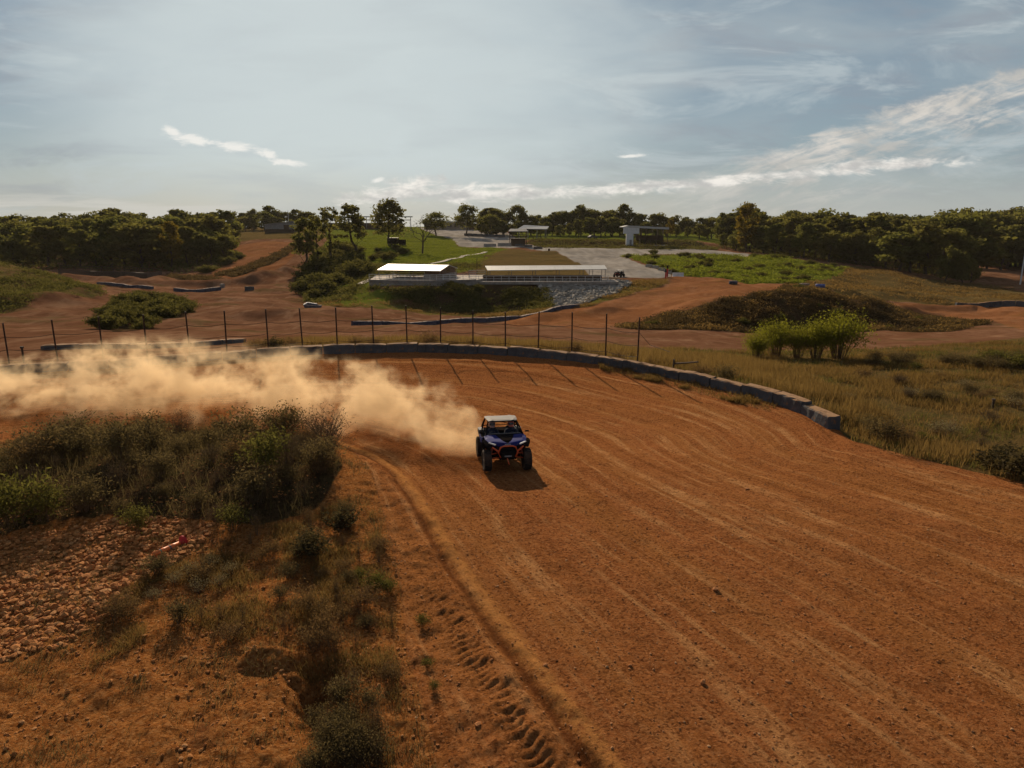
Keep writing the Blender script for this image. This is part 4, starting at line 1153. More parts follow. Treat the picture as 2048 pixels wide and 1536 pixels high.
# ------------------------------------------------------------------ buildings round the gravel lot
def shed():
    Y = 270.0; p0 = at(1252, Y); z0 = p0.z
    o = empty('open_shed', 'tall open shed with a white end panel and thin white roof above the grassy berm', 'shed', (p0.x, Y, z0))
    q = lambda u, v, dy=0: pix(u, v, Y + dy) - Vector((p0.x, Y, z0))
    a, b, c = q(1247, 454), q(1279, 452.5), q(1247, 467.5)
    xr = q(1338, 456).x; zt = q(1260, 451.5).z; zr = q(1338, 455.5).z
    zl = c.z
    MB().loft([[(a.x, 0, zl), (b.x, 0, zl), (b.x, 0, zt - .05), (1.8 + a.x, 0, zt - .02), (a.x, 0, a.z)], [(a.x, .25, zl), (b.x, .25, zl), (b.x, .25, zt - .05), (1.8 + a.x, .25, zt - .02), (a.x, .25, a.z)]]).build('gable_panel', M_WHITE, o)
    x0, x1 = q(1252.5, 480).x, q(1266.5, 480).x
    MB().box(((x0 + x1) / 2, .5, zl / 2 - .2), (x1 - x0, .95, zl + .35)).build('closet', M_WHITE, o)
    MB().box(((x0 + x1) / 2 + .35, .0, 1.1), (.85, .06, 2.1)).build('door', M_GREYSH, o)
    MB().slab([(a.x - .2, -.2, a.z + .08), (1.8 + a.x, -.2, zt + .06), (1.8 + a.x, 9, zt + .06), (a.x - .2, 9, a.z + .08)], .16).build('roof_slope', M_ROOF, o)
    MB().slab([(1.8 + a.x, -.2, zt + .065), (xr, -.2, zr + .1), (xr, 9, zr + .1), (1.8 + a.x, 9, zt + .065)], .7).build('roof', M_ROOF, o)
    for k in range(6):
        for y in (.4, 8.6):
            x = b.x + .4 + (xr - b.x - .6) * k / 5
            MB().box((x, y, zt / 2 - .45), (.22, .22, zt + .5)).build('post', M_WOOD, o)
    mb = MB()
    for z in (1.0, 2.0, 3.0): mb.box(((b.x + xr) / 2, 8.45, z), (xr - b.x - .4, .06, .18))
    mb.build('rear_rails', M_WOOD, o)
    MB().box(((b.x + xr) / 2, 8.75, zt * .26), (xr - b.x - .6, .1, zt * .5)).build('dark_backing', M_WOOD, o)  # added dark panel, stands in for the dark seen through the open shed
    MB().box(((b.x + xr) / 2, 4.5, .05), (xr - b.x, 8.6, .4)).build('floor', M_CONC_P, o)
shed()

def pavilion():
    Y = 262.0; p = at(1036, Y); o = empty('viewing_tower', 'dark wooden two level viewing platform with a small roof beside the gravel lot', 'tower', p)
    w = 36 / F * (Y * CP) ; h = pix(1036, 457.5, Y).z - p.z
    d = 4.2; hw = w / 2
    for sx in (-1, 1):
        for y in (0, d): MB().box((sx * (hw - .25), y, h * .42), (.24, .24, h * .86)).build('post', M_WOOD, o)
    MB().box((0, d / 2, h * .43), (w, d + .5, .24)).build('deck', M_WOOD, o)
    mb = MB()
    for zz in (.56, .66): mb.box((0, -.16, h * zz), (w - .1, .06, .12)); mb.box((0, d + .16, h * zz), (w - .1, .06, .12))
    for k in range(7): mb.box((-hw + .3 + (w - .6) * k / 6, -.16, h * .55), (.08, .05, h * .22))
    mb.build('railing', M_WOOD, o)
    MB().slab([(-hw - .3, -.6, h * .86), (hw + .3, -.6, h * .86), (hw - .3, d / 2, h), (-hw + .5, d / 2, h)], .14).build('roof_front', M_GREYSH, o)
    MB().slab([(-hw + .5, d / 2, h + .003), (hw - .3, d / 2, h + .003), (hw + .3, d + .6, h * .86), (-hw - .3, d + .6, h * .86)], .14).build('roof_back', M_GREYSH, o)
    MB().box((0, d / 2, h * .2), (w * .8, d * .8, h * .4)).build('base_room', M_WOOD, o)
pavilion()

def canopy():
    Y = 292.0; p = at(1070, Y); o = empty('picnic_canopy', 'open canopy with a pale gabled roof behind the wooden viewing tower', 'canopy', p)
    q = lambda u, v, dy: pix(u, v, Y + dy) - p
    a, b, c, d = q(1036, 457, 0), q(1094, 458, 2), q(1103, 457.5, 9), q(1048, 450, 5)
    e = q(1098, 452.5, 6.5)
    MB().slab([a, b, e, d], .2).build('roof_front', M_ROOF, o)
    f = Vector((d.x - 1.0, 11, a.z)); MB().slab([d + Vector((0, 0, .003)), e + Vector((0, 0, .003)), Vector((e.x, 11.5, b.z)), f], .2).build('roof_back', M_ROOF, o)
    for k in range(4):
        t = k / 3
        for yy in (.6, 10.2):
            x = a.x + .5 + (b.x - a.x - .9) * t; MB().box((x, yy, a.z / 2 - .2), (.22, .22, a.z)).build('post', M_STEEL, o)
    for k in range(3): MB().box((a.x + 3 + k * 3.2, 5, .75), (1.8, .8, .08)).box((a.x + 3 + k * 3.2, 5, .3), (.3, .5, .86)).build('table', M_TIMBER, o)
canopy()

def longhouse():
    Y = 400.0; p = at(890, Y - 4); o = empty('long_building', 'long low tan building with a flat pale roof beyond the gravel lot', 'building', (p.x, Y, p.z - .5))
    x0, x1 = pix(848, 445, Y).x - p.x, pix(937, 445, Y).x - p.x; z1 = pix(890, 443.5, Y).z - p.z + .5
    MB().box(((x0 + x1) / 2, 5, z1 / 2 - .4), (x1 - x0, 10, z1 + .3)).build('walls', M_TAN, o)
    MB().box(((x0 + x1) / 2, 5, z1 + .05), (x1 - x0 + 1.4, 11.4, .45)).build('roof', M_ROOF, o)
    for k in range(6):
        MB().box((x0 + 3 + k * (x1 - x0 - 6) / 5, -.02, z1 * .6), (2.2, .1, z1 * .34)).build('window', M_GLASS, o)
    MB().box((x1 + 2.6, 3, z1 * .45 - .4), (5, 6, z1 * .9)).build('side_wing', M_TIMBER, o)
longhouse()

def barn():
    Y = 340.0; p = at(558, Y); o = empty('metal_barn', 'grey sheet metal barn standing before the trees at the head of the red slope', 'barn', p)
    x0, x1 = pix(529, 450, Y).x - p.x, pix(587, 450, Y).x - p.x
    zl, zr = pix(529, 449, Y).z - p.z, pix(587, 442.5, Y).z - p.z
    MB().loft([[(x0, 0, 1.6), (x1, 0, 1.6), (x1, 0, zr), (x0, 0, zl)], [(x0, 9, 1.6), (x1, 9, 1.6), (x1, 9, zr - 1), (x0, 9, zl - 1)]]).build('walls', M_GREYSH, o)
    MB().box(((x0 + x1) / 2 - .5, 4.6, .6), (x1 - x0 - .6, 8.6, 2.2)).build('plinth', M_WOOD, o)
    MB().slab([(x0 - .3, -.4, zl + .06), (x1 + .3, -.4, zr + .06), (x1 + .3, 9.4, zr - .95), (x0 - .3, 9.4, zl - .95)], .06).build('roof', M_ROOF, o)
    MB().box((x1 - 3.4, -.03, 2.4), (2.4, .1, 2.4)).build('door', M_WOOD, o)
    MB().tube([(x1 - 2.5, 1, zr - .4), (x1 - 2.5, 1, zr + 5)], .09, 6).build('mast', M_WHITE, o)
barn()

def gantry():
    Y = 380.0; p = at(750, Y); o = empty('conveyor_gantry', 'long pale overhead gantry on thin legs behind the lawn trees', 'gantry', p)
    x0, x1 = pix(640, 434, Y).x - p.x, pix(825, 434, Y).x - p.x; z1 = pix(750, 433.5, Y).z - p.z
    MB().box(((x0 + x1) / 2, 0, z1), (x1 - x0, 1.2, .55)).build('beam', M_ROOF, o)
    MB().box(((x0 + x1) / 2, 8, z1 - 1.6), (x1 - x0 - 4, .6, .4)).build('beam', M_STEEL, o)
    for k in range(7):
        x = x0 + 1 + (x1 - x0 - 2) * k / 6; MB().tube([(x, 0, -.5), (x, 0, z1)], .18, 6).build('leg', M_STEEL, o)
    MB().box(((x0 + x1) / 2 - 2, 5, z1 * .28), (x1 - x0 - 10, 4, z1 * .5)).build('store_wall', M_WOOD, o)
gantry()

def booth():
    Y = 242.0; p = at(785, Y); o = empty('trailer', 'small dark box trailer parked under the round lawn tree', 'trailer', p, -.1)
    w = 3.6
    MB().box((0, 1, 1.35), (w, 2.0, 1.9)).build('body', M_BLACK, o, bevel=.06)
    MB().box((0, 1, 2.36), (w + .2, 2.2, .12)).build('roof', M_GREYSH, o)
    for s in (-1, 1): MB().lathe([(.1, -.12), (.36, -.1), (.36, .1), (.1, .12)], (.3 * s, 0.05 + (s > 0) * 1.9, .36), 'Y', 12).build('wheel', M_TYRE, o)
    MB().bar((w / 2, 1, .5), (w / 2 + 1.3, 1, .42), .1).build('drawbar', M_STEEL, o)
    MB().box((3.1, 1.3, .9), (2.0, 1.6, 1.7)).build('side_awning', M_BLACK, o)
booth()

# concrete barriers, red bollards, white guard blocks
def barrier(u, v, L, rz, lab, mat=M_CONC_P, h=.9, grp=None):
    p = at(u, Yv(u, v)); o = MB().loft([[(-L / 2, y, z) for y, z in ((-.3, -.15), (.3, -.15), (.3, .18), (.13, .4), (.1, h), (-.1, h), (-.13, .4), (-.3, .18))], [(L / 2, y, z) for y, z in ((-.3, -.15), (.3, -.15), (.3, .18), (.13, .4), (.1, h), (-.1, h), (-.13, .4), (-.3, .18))]]).build('concrete_barrier', mat, loc=p)
    o.rotation_euler = (0, 0, rz); tag(o, lab, 'concrete barrier', grp)
barrier(980, 494, 4.4, .02, 'left one of two pale concrete barriers above the lawn', h=1.1)
barrier(1009, 494, 4.8, -.03, 'right one of two pale concrete barriers above the lawn', h=1.1)
for k, (u, v) in enumerate([(1038, 493), (1056, 496), (1076, 498)]):
    barrier(u, v, 3.0, -.12, f'{ORD[k+1]} grey barrier from the left beside the gravel road edge', M_CONC, .8)
for k in range(7):
    barrier(936 + k * 11, 462.5 + .25 * k, 3.4, 0, f'{ORD[k+1]} grey barrier from the left along the back of the gravel lot', M_CONC, 1.2, 'barriers along the back of the gravel lot')
for k, (u, v) in enumerate([(1298, 535), (1311, 539), (1324, 543), (1336, 547)]):
    barrier(u, v, 2.1, -1.0, f'{ORD[k+1]} pale low barrier from the top beside the gravel road bend', M_CONC_P, .7)
barrier(1356, 552, 2.4, -.1, 'white barrier lying right of the red bollards', M_WHITE, 1.0)
for u, v, h, lab in ((1331, 560, 2.2, 'front red bollard at the top of the ramp'), (1334.5, 556, 2.3, 'rear red bollard at the top of the ramp')):
    p = at(u, Yv(u, v)); o = empty('bollard', lab, 'bollard', p)
    MB().tube([(0, 0, -.2), (0, 0, h * .72)], .16, 10).build('pipe', M_RED, o); MB().tube([(0, 0, h * .72), (0, 0, h)], [.17, .15], 10).build('cap', M_BLACK, o)
for u, v, lab in ((1092, 499, 'thin dark post left at the gravel road edge'), (1098, 503, 'short brown litter bin at the gravel road edge')):
    p = at(u, Yv(u, v))
    if 'bin' in lab: tag(MB().lathe([(.28, 0), (.33, .1), (.36, 1.0), (.30, 1.05)], (0, 0, 0), 'Z', 12).build('litter_bin', M_RUST, loc=p), lab, 'bin')
    else: tag(MB().tube([(0, 0, -.2), (0, 0, 2.0)], .06, 6).box((0, 0, 1.8), (.4, .06, .4)).build('sign_post', M_RUST, loc=p), lab, 'post')

# guard rail on the earth bridge across the left valley
def ranch_rail(name, lab, L, h, cat, mat=M_WOOD):
    pts = [on(u, v) for u, v in L]; b = pts[0]; o = empty(name, lab, cat, b); P = []
    for a, c in zip(pts[:-1], pts[1:]):
        n = max(1, round((c - a).length / 3.0)); P += [a.lerp(c, i / n) for i in range(n)]
    P.append(pts[-1])
    for p in P: p.z = float(ground_z(p.x, p.y))
    for p in P: MB().tube([p - b + Vector((0, 0, -.2)), p - b + Vector((0, 0, h))], .09, 6).build('post', mat, o)
    mb = MB()
    for a, c in zip(P[:-1], P[1:]):
        for z in (.5, .95): mb.bar(a - b + Vector((0, 0, h * z)), c - b + Vector((0, 0, h * z)), .08, .14)
    mb.build('rail', mat, o)
ranch_rail('guard_rail', 'wooden guard rail along the earth bridge below the left wood', [(122, 543), (180, 545), (250, 546), (322, 546)], 1.3, 'guard rail')
p0 = on(122, 550); mb = MB()
mw = [on(u, v) for u, v in ((118, 558), (180, 556), (250, 556), (295, 560), (322, 566))]
secs = []
for q in mw:
    secs.append([(q.x - p0.x, q.y + dy - p0.y, q.z + dz - p0.z) for dy, dz in ((-.25, -.5), (.6, -.5), (.6, 1.35), (-.1, 1.35))])
o = MB().loft(secs).build('berm_side', M_WOOD, loc=p0); tag(o, 'dark berm side under the guard rail of the earth bridge', 'wall')  # upright face added in place of the dark side of the earth berm

# utility pole at the right edge
p = at(2040, 200.0); t = pix(2040, 494, 200.0).z - p.z
o = empty('utility_pole', 'utility pole with a crossarm in the dusty clearing at the right edge', 'pole', p)
MB().tube([(0, 0, -.4), (.05, 0, t)], [.2, .14], 8).build('shaft', M_WHITE, o); MB().bar((-1.1, 0, t - .6), (1.1, 0, t - .6), .14).build('crossarm', M_WOOD, o)
MB().lathe([(.2, 0), (.26, .08), (.26, .8), (.18, .9)], (.3, -.25, t - 1.9), 'Z', 10).build('transformer', M_WHITE, o)

# orange delineator post lying on the verge
a, b = pix_z(306, 1112, .12), pix_z(368, 1084, .14)
dv = b - a; L = dv.length
o = empty('delineator_post', 'orange traffic tube lying on the stony verge below the thicket', 'traffic post', (a.x, a.y, float(full_z(a.x, a.y)[0]) + .09), math.atan2(dv.y, dv.x))
MB().lathe([(.035, 0), (.06, .02), (.06, L * .3), (.066, L * .3 + .02), (.06, L * .3 + .04), (.06, L * .62), (.066, L * .64), (.06, L * .66), (.055, L - .12)], (0, 0, 0), 'X', 14).build('tube', M_ORANGE_C, o, True)
MB().lathe([(.055, L - .12), (.075, L - .09), (.155, L - .03), (.16, L)], (0, 0, .0), 'X', 14).build('foot', M_RED, o)
for k in range(2): MB().lathe([(.062, L * (.2 + k * .3)), (.063, L * (.2 + k * .3) + .04)], (0, 0, 0), 'X', 14).build('reflective_band', M_GREYPAINT, o)

# parked cars at the back of the lot
def car_parts(o, paint):
    pr = [(-2.1, .35), (-2.15, .8), (-1.5, .95), (-.95, 1.42), (.75, 1.42), (1.4, .95), (2.1, .85), (2.15, .4)]
    MB().loft([[(x, -.85, z) for x, z in pr], [(x, .85, z) for x, z in pr]]).build('body', paint, o, bevel=.05)
    MB().loft([[(x, -.87, z) for x, z in ((-1.3, .95), (-.9, 1.34), (.7, 1.34), (1.2, .95))], [(x, .87, z) for x, z in ((-1.3, .95), (-.9, 1.34), (.7, 1.34), (1.2, .95))]]).build('window', M_GLASS, o)
    for x in (-1.35, 1.35):
        for y in (-.82, .82): MB().lathe([(.1, -.1), (.33, -.1), (.33, .1), (.1, .1)], (x, y, .33), 'Y', 12).build('wheel', M_TYRE, o)
for k, (u, paint, c) in enumerate(((968, M_RED, 'red'), (985, M_WHITE, 'white'), (1001, M_GREYPAINT, 'silver grey'), (1014, M_RED, 'dark red'), (1185, M_GREYPAINT, 'pale grey'))):
    p = at(u, 366.0 if u < 1100 else 300); o = empty('parked_car', f'{c} car parked ' + (('behind the barriers of the gravel lot, ' + ['leftmost', 'second from the left', 'third from the left', 'rightmost'][k]) if u < 1100 else 'before the trees left of the white shed'), 'car', p, .1 * k, 'cars parked before the trees')
    car_parts(o, paint)
# ------------------------------------------------------------------ off-road buggies
def make_wheel(root, x, y, r, w, steer=0.0, tyre=M_TYRE):
    o = empty('wheel', None, None, (x, y, r), steer); o.parent = root
    hw = w / 2
    t = MB().lathe([(r * .58, -hw * .9), (r * .80, -hw), (r * .93, -hw * .96), (r * .97, -hw * .6), (r * .975, hw * .6), (r * .93, hw * .96), (r * .80, hw), (r * .58, hw * .9)], (0, 0, 0), 'X', 30)
    for k in range(22):
        a = 2 * math.pi * k / 22
        for xx, sh in ((-hw * .55, 0), (hw * .55, .5), (0, .25)):
            b = a + sh * 2 * math.pi / 22
            q = Quaternion((1, 0, 0), b)
            t.box(q @ Vector((0, 0, r * .975)) + Vector((xx, 0, 0)), (hw * .62, r * .15, r * .06), q)
    t.build('tyre', tyre, o)
    sx = 1 if x > 0 else -1
    m = MB().lathe([(r * .12, hw * .55), (r * .15, hw * .75), (r * .17, hw * .75), (r * .2, hw * .5)], (0, 0, 0), 'X', 16)
    m = MB().lathe([(r * .1, sx * hw * .5), (r * .55, sx * hw * .45), (r * .58, sx * hw * .82), (r * .6, sx * hw * .84), (r * .6, -sx * hw * .8), (r * .1, -sx * hw * .8)], (0, 0, 0), 'X', 20)
    for k in range(6):
        q = Quaternion((1, 0, 0), 2 * math.pi * k / 6)
        m.box(q @ Vector((0, 0, r * .33)) + Vector((sx * hw * .62, 0, 0)), (hw * .3, r * .10, r * .46), q)
    m.lathe([(r * .13, sx * hw * .4), (r * .12, sx * hw * .95), (r * .03, sx * hw * .98)], (0, 0, 0), 'X', 10)
    m.build('rim', M_RIM, o)
    return o

ZA, ZB_ = [0, .3, .7, .87, 1.15, 1.35, 1.80, 1.90], [0, .3, .76, .90, 1.05, 1.14, 1.40, 1.45]
def warp(v):
    x, y, z = v
    y = .5 + (y - .5) * .68 if y > .5 else (-.5 + (y + .5) * .7 if y < -.5 else y)
    return squat(Vector((x * .94, y, float(np.interp(z, ZA, ZB_)))))
SQ = math.radians(1.5)
def squat(v):
    y, z = v.y + .95, v.z - .35
    return Vector((v.x, -.95 + y * math.cos(SQ) - z * math.sin(SQ), .35 + y * math.sin(SQ) + z * math.cos(SQ)))
def man(v, x0):
    x, y, z = v
    return squat(Vector((x0 * .94 + (x - x0) * .82, -.24 + (y + .26) * .82, .63 + (z - .68) * .82)))

def make_buggy(label, loc, rz, paint, trim, accent, roofmat, steer=0.0, front=True):
    o = empty('off_road_buggy', label, 'buggy', loc, rz, None)
    R = .355
    for x, y, w, st in ((.63, .95, .245, steer), (-.63, .95, .245, steer), (.63, -.95, .28, 0), (-.63, -.95, .28, 0)):
        make_wheel(o, x, y, R, w, st)
    # tub and floor
    S = lambda y, w0, z0, w1, z1: [(-w0, y, z0), (w0, y, z0), (w1, y, z1), (-w1, y, z1)]
    MB().loft([S(-1.45, .36, .42, .46, .72), S(-.8, .44, .30, .58, .80), S(-.5, .50, .27, .64, .62), (S(.55, .50, .27, .64, .66)), S(.85, .36, .30, .46, .74), S(1.42, .24, .36, .34, .70)]).build('chassis', M_BLACK, o, bevel=.015)
    # nose fascia
    MB().loft([[(-.46, 1.30, .62), (.46, 1.30, .62), (.50, 1.28, .90), (-.50, 1.28, .90)], [(-.34, 1.50, .60), (.34, 1.50, .60), (.42, 1.46, .84), (-.42, 1.46, .84)]]).build('grille', M_BLACK, o, bevel=.02)
    # bonnet: dark middle and painted flanks meeting in a V at the nose
    MB().loft([[(-.34, .52, 1.02), (.34, .52, 1.02), (.31, .52, 1.155), (-.31, .52, 1.155)], [(-.27, .95, .92), (.27, .95, .92), (.24, .95, 1.075), (-.24, .95, 1.075)], [(-.17, 1.30, .82), (.17, 1.30, .82), (.14, 1.30, .965), (-.14, 1.30, .965)]]).build('bonnet_vent', M_BLACK, o, bevel=.012)
    for s in (-1, 1):
        mb = MB().loft([[(s * .30, .50, .98), (s * .70, .42, .86), (s * .71, .42, 1.04), (s * .60, .50, 1.15), (s * .30, .50, 1.13)],
                        [(s * .23, .95, .88), (s * .66, .98, .80), (s * .70, .98, .98), (s * .58, .95, 1.06), (s * .23, .95, 1.06)],
                        [(s * .13, 1.31, .80), (s * .58, 1.34, .74), (s * .62, 1.36, .88), (s * .50, 1.33, .95), (s * .13, 1.33, .955)],
                        [(s * .0, 1.53, .76), (s * .36, 1.46, .72), (s * .40, 1.47, .80), (s * .30, 1.49, .865), (s * .0, 1.55, .87)]])
        mb.build('bonnet_panel', paint, o, bevel=.012)
        MB().loft([[(s * .50, .72, .58), (s * .78, .70, .62), (s * .80, .72, .92), (s * .64, .72, 1.0)], [(s * .50, 1.15, .74), (s * .80, 1.15, .80), (s * .80, 1.15, .90), (s * .60, 1.15, .95)], [(s * .46, 1.46, .68), (s * .70, 1.50, .68), (s * .70, 1.50, .78), (s * .5, 1.46, .82)]]).build('front_mudguard', M_BLACK, o, bevel=.01)
        h = MB()
        h.bar((s * .62, 1.42, .905), (s * .40, 1.53, .815), .075, .05); h.build('headlight', M_LAMP, o, bevel=.01)
        # doors
        d = MB().loft([[(s * .66, .50, .42), (s * .72, .50, .46), (s * .73, .48, 1.02), (s * .68, .48, 1.04)], [(s * .68, -.05, .40), (s * .745, -.05, .44), (s * .75, -.05, .92), (s * .70, -.05, .94)], [(s * .66, -.52, .44), (s * .72, -.52, .48), (s * .74, -.55, 1.0), (s * .68, -.55, 1.02)]])
        dd = d.build('door', M_BLACK, o, bevel=.01)
        MB().loft([[(s * .735, .42, .72), (s * .74, .42, .97), (s * .755, .42, .97), (s * .745, .42, .72)], [(s * .755, -.05, .66), (s * .758, -.05, .87), (s * .772, -.05, .87), (s * .768, -.05, .66)], [(s * .735, -.48, .74), (s * .742, -.50, .95), (s * .757, -.50, .95), (s * .75, -.48, .74)]]).build('door_panel', trim, dd)
        # rear quarter and bed side
        MB().loft([[(s * .58, -.55, .62), (s * .74, -.55, .66), (s * .75, -.58, 1.10), (s * .60, -.58, 1.12)], [(s * .52, -1.0, .86), (s * .78, -1.0, .90), (s * .78, -1.0, 1.13), (s * .60, -1.0, 1.14)], [(s * .46, -1.5, .84), (s * .72, -1.52, .88), (s * .72, -1.52, 1.05), (s * .56, -1.5, 1.08)]]).build('rear_panel', trim, o, bevel=.012)
        # suspension
        for zz, yy in ((.33, 1.05), (.33, 1.25), (.46, 1.15)):
            MB().bar((s * .22, yy, zz + .06), (s * .60, 1.15, zz), .045, .03).build('suspension_arm', accent, o)
        MB().tube([(s * .40, 1.12, .86), (s * .57, 1.15, .40)], .022, 8).build('shock_absorber', M_STEEL, o)
        sp = []
        a, b = Vector((s * .43, 1.125, .78)), Vector((s * .545, 1.145, .47))
        for k in range(49):
            t = k / 48; c = a.lerp(b, t); w = t * 2 * math.pi * 7; sp.append(c + Vector((math.cos(w) * .045, math.sin(w) * .045, 0)))
        MB().tube(sp, .011, 5).build('coil_spring', accent, o)
        MB().tube([(s * .2, -1.1, .38), (s * .60, -1.15, .36)], .035, 6).tube([(s * .62, -.4, .40), (s * .60, -1.15, .32)], .04, 6).build('suspension_arm', M_BLACK, o)
        # mirror
        mi = MB().tube([(s * .60, .44, 1.20), (s * .74, .40, 1.26)], .012, 6).box((s * .79, .39, 1.28), (.13, .05, .10)).build('mirror', M_BLACK, o)
        # cage side
        c = MB()
        c.tube([(s * .63, .48, 1.10), (s * .56, .18, 1.52), (s * .49, -.04, 1.80)], .028, 8)
        c.tube([(s * .49, -.04, 1.80), (s * .50, -.45, 1.86), (s * .50, -.86, 1.83)], .028, 8)
        c.tube([(s * .50, -.86, 1.83), (s * .60, -.74, 1.42), (s * .66, -.62, 1.05)], .028, 8)
        c.tube([(s * .50, -.84, 1.82), (s * .58, -1.18, 1.40), (s * .60, -1.38, 1.06)], .026, 8)
        c.tube([(s * .66, -.62, 1.10), (s * .70, -.2, .96)], .022, 6)
        c.build('roll_cage', M_BLACK, o, True)
        # seat
        MB().loft([[(s * .34 - .23, -.42, .44), (s * .34 + .23, -.42, .44), (s * .34 + .24, -.42, .58), (s * .34 - .24, -.42, .58)], [(s * .34 - .23, .14, .46), (s * .34 + .23, .14, .46), (s * .34 + .24, .14, .62), (s * .34 - .24, .14, .62)]]).loft([[(s * .34 - .23, -.36, .54), (s * .34 + .23, -.36, .54), (s * .34 + .22, -.50, .54), (s * .34 - .22, -.50, .54)], [(s * .34 - .25, -.48, 1.0), (s * .34 + .25, -.48, 1.0), (s * .34 + .22, -.60, 1.0), (s * .34 - .22, -.60, 1.0)], [(s * .34 - .12, -.58, 1.34), (s * .34 + .12, -.58, 1.34), (s * .34 + .11, -.68, 1.34), (s * .34 - .11, -.68, 1.34)]]).build('seat', M_SEAT, o, bevel=.02)
    MB().tube([(-.49, -.04, 1.80), (.49, -.04, 1.80)], .028, 8).tube([(-.50, -.86, 1.83), (.50, -.86, 1.83)], .028, 8).tube([(-.60, -.76, 1.36), (.60, -.76, 1.36)], .024, 8).tube([(-.60, -.78, 1.28), (.50, -.86, 1.80)], .02, 6).tube([(-.62, .46, 1.14), (.62, .46, 1.14)], .024, 8).build('roll_cage', M_BLACK, o, True)
    # roof with raised sides
    sec = lambda y, w, z: [(-w, y, z - .03), (w, y, z - .03), (w + .03, y, z + .02), (w - .10, y, z + .085), (w - .18, y, z + .045), (-w + .18, y, z + .045), (-w + .10, y, z + .085), (-w - .03, y, z + .02)]
    rf = MB().loft([sec(.04, .46, 1.80), sec(-.12, .50, 1.845), sec(-.5, .53, 1.885), sec(-.90, .52, 1.86), sec(-1.02, .48, 1.83)]).build('roof', roofmat, o, bevel=.008)
    MB().bar((-.48, .055, 1.80), (.48, .055, 1.80), .05, .055).build('roof_visor', M_BLACK, o)
    # dashboard, wheel, screen
    MB().loft([[(-.60, .50, .86), (.60, .50, .86), (.60, .50, 1.12), (-.60, .50, 1.12)], [(-.58, .36, .90), (.58, .36, .90), (.58, .40, 1.10), (-.58, .40, 1.10)]]).build('dashboard', M_BLACK, o, bevel=.015)
    q = Quaternion((1, 0, 0), math.radians(-62)) 
    ring = [q @ Vector((.165 * math.cos(a), .165 * math.sin(a), 0)) + Vector((-.34, .24, 1.09)) for a in [2 * math.pi * k / 20 for k in range(20)]]
    sw = MB().tube(ring, .016, 6, True)
    for k in (0, 7, 13): sw.tube([ring[k], Vector((-.34, .24, 1.09))], .012, 5)
    sw.tube([(-.34, .24, 1.09), (-.34, .40, 1.02)], .03, 8)
    sw.build('steering_wheel', M_BLACK, o)
    MB().slab([(-.57, .47, 1.14), (.57, .47, 1.14), (.56, .41, 1.21), (-.56, .41, 1.21)], .012).build('windscreen', M_GLASS, o)
    # bumper hoop, winch, tow strap
    MB().tube([(-.25, 1.60, .43), (-.33, 1.65, .57), (-.25, 1.66, .73), (-.15, 1.66, .77), (.15, 1.66, .77), (.25, 1.66, .73), (.33, 1.65, .57), (.25, 1.60, .43)], .030, 8).tube([(-.31, 1.65, .60), (-.52, 1.56, .73)], .028, 7).tube([(.31, 1.65, .60), (.52, 1.56, .73)], .028, 7).build('bumper', accent, o, True)
    MB().loft([[(-.30, 1.48, .34), (.30, 1.48, .34), (.30, 1.52, .60), (-.30, 1.52, .60)], [(-.22, 1.62, .40), (.22, 1.62, .40), (.24, 1.62, .56), (-.24, 1.62, .56)]]).build('skid_plate', M_BLACK, o, bevel=.015)
    MB().tube([(.03, 1.62, .40), (.0, 1.66, .30), (-.03, 1.66, .22)], .02, 6).build('tow_strap', accent, o)
    MB().tube([(-.12, 1.64, .46), (.12, 1.64, .46)], .022, 8).build('winch_line', M_STEEL, o)
    MB().bar((-.10, 1.565, .828), (.10, 1.565, .828), .022, .012).build('emblem', M_WHITE, o)
    # load bed and engine block
    MB().loft([[(-.56, -1.5, .74), (.56, -1.5, .74), (.60, -1.5, 1.02), (-.60, -1.5, 1.02)], [(-.56, -.62, .74), (.56, -.62, .74), (.60, -.62, 1.02), (-.60, -.62, 1.02)]]).build('load_bed', M_BLACK, o, bevel=.015)
    MB().box((0, -1.22, .56), (.7, .5, .4)).tube([(.25, -1.4, .6), (.25, -1.62, .62)], .07, 10).build('engine', M_BLACK, o)
    for s in (-1, 1): MB().box((s * .48, -1.53, .93), (.14, .03, .08)).build('tail_light', M_RED, o)
    o.scale = (1.03, 1.0, 1.0)
    for ch in o.children_recursive:
        if ch.type == 'MESH' and not (ch.parent and ch.parent.name.startswith('wheel')):
            for v in ch.data.vertices:
                v.co = man(v.co, -.34) if ch.name.startswith('steering') else warp(v.co)
    return o

HEAD = math.atan2(-1.25, .19)
_d = Vector((math.cos(HEAD), math.sin(HEAD), 0))
_f = Vector((*pix_g(1014, 941), 0)); _gz = lambda p: float(base_z(p.x, p.y)) + .015
_r = _f - _d * 1.9; _o = _f - _d * .95; _fz, _rz = _gz(_f), _gz(_r); TILT = math.atan2(_fz - _rz, 1.9)
BUG = make_buggy('blue and black two seat buggy with orange bumper hoop racing ahead of the dust', (_o.x, _o.y, (_fz + _rz) / 2), HEAD - math.pi / 2, M_BLUEPAINT, M_GREYPAINT, M_ORANGE, M_GREYPAINT, math.radians(2))
BUG.rotation_euler = (TILT, 0, HEAD - math.pi / 2)
for ch in BUG.children:
    if ch.name.startswith('door'):
        for c2 in ch.children: c2.data.materials[0] = M_BLUEPAINT
_p = at(1238, Yv(1238, 556))
_b2 = make_buggy('white roofed buggy parked on the gravel beside the long shelter', _p, math.radians(-25) + math.pi, M_BLACK, M_GREYPAINT, M_RED, M_WHITE)
_b2.scale = (1.12, 1.12, 1.0)

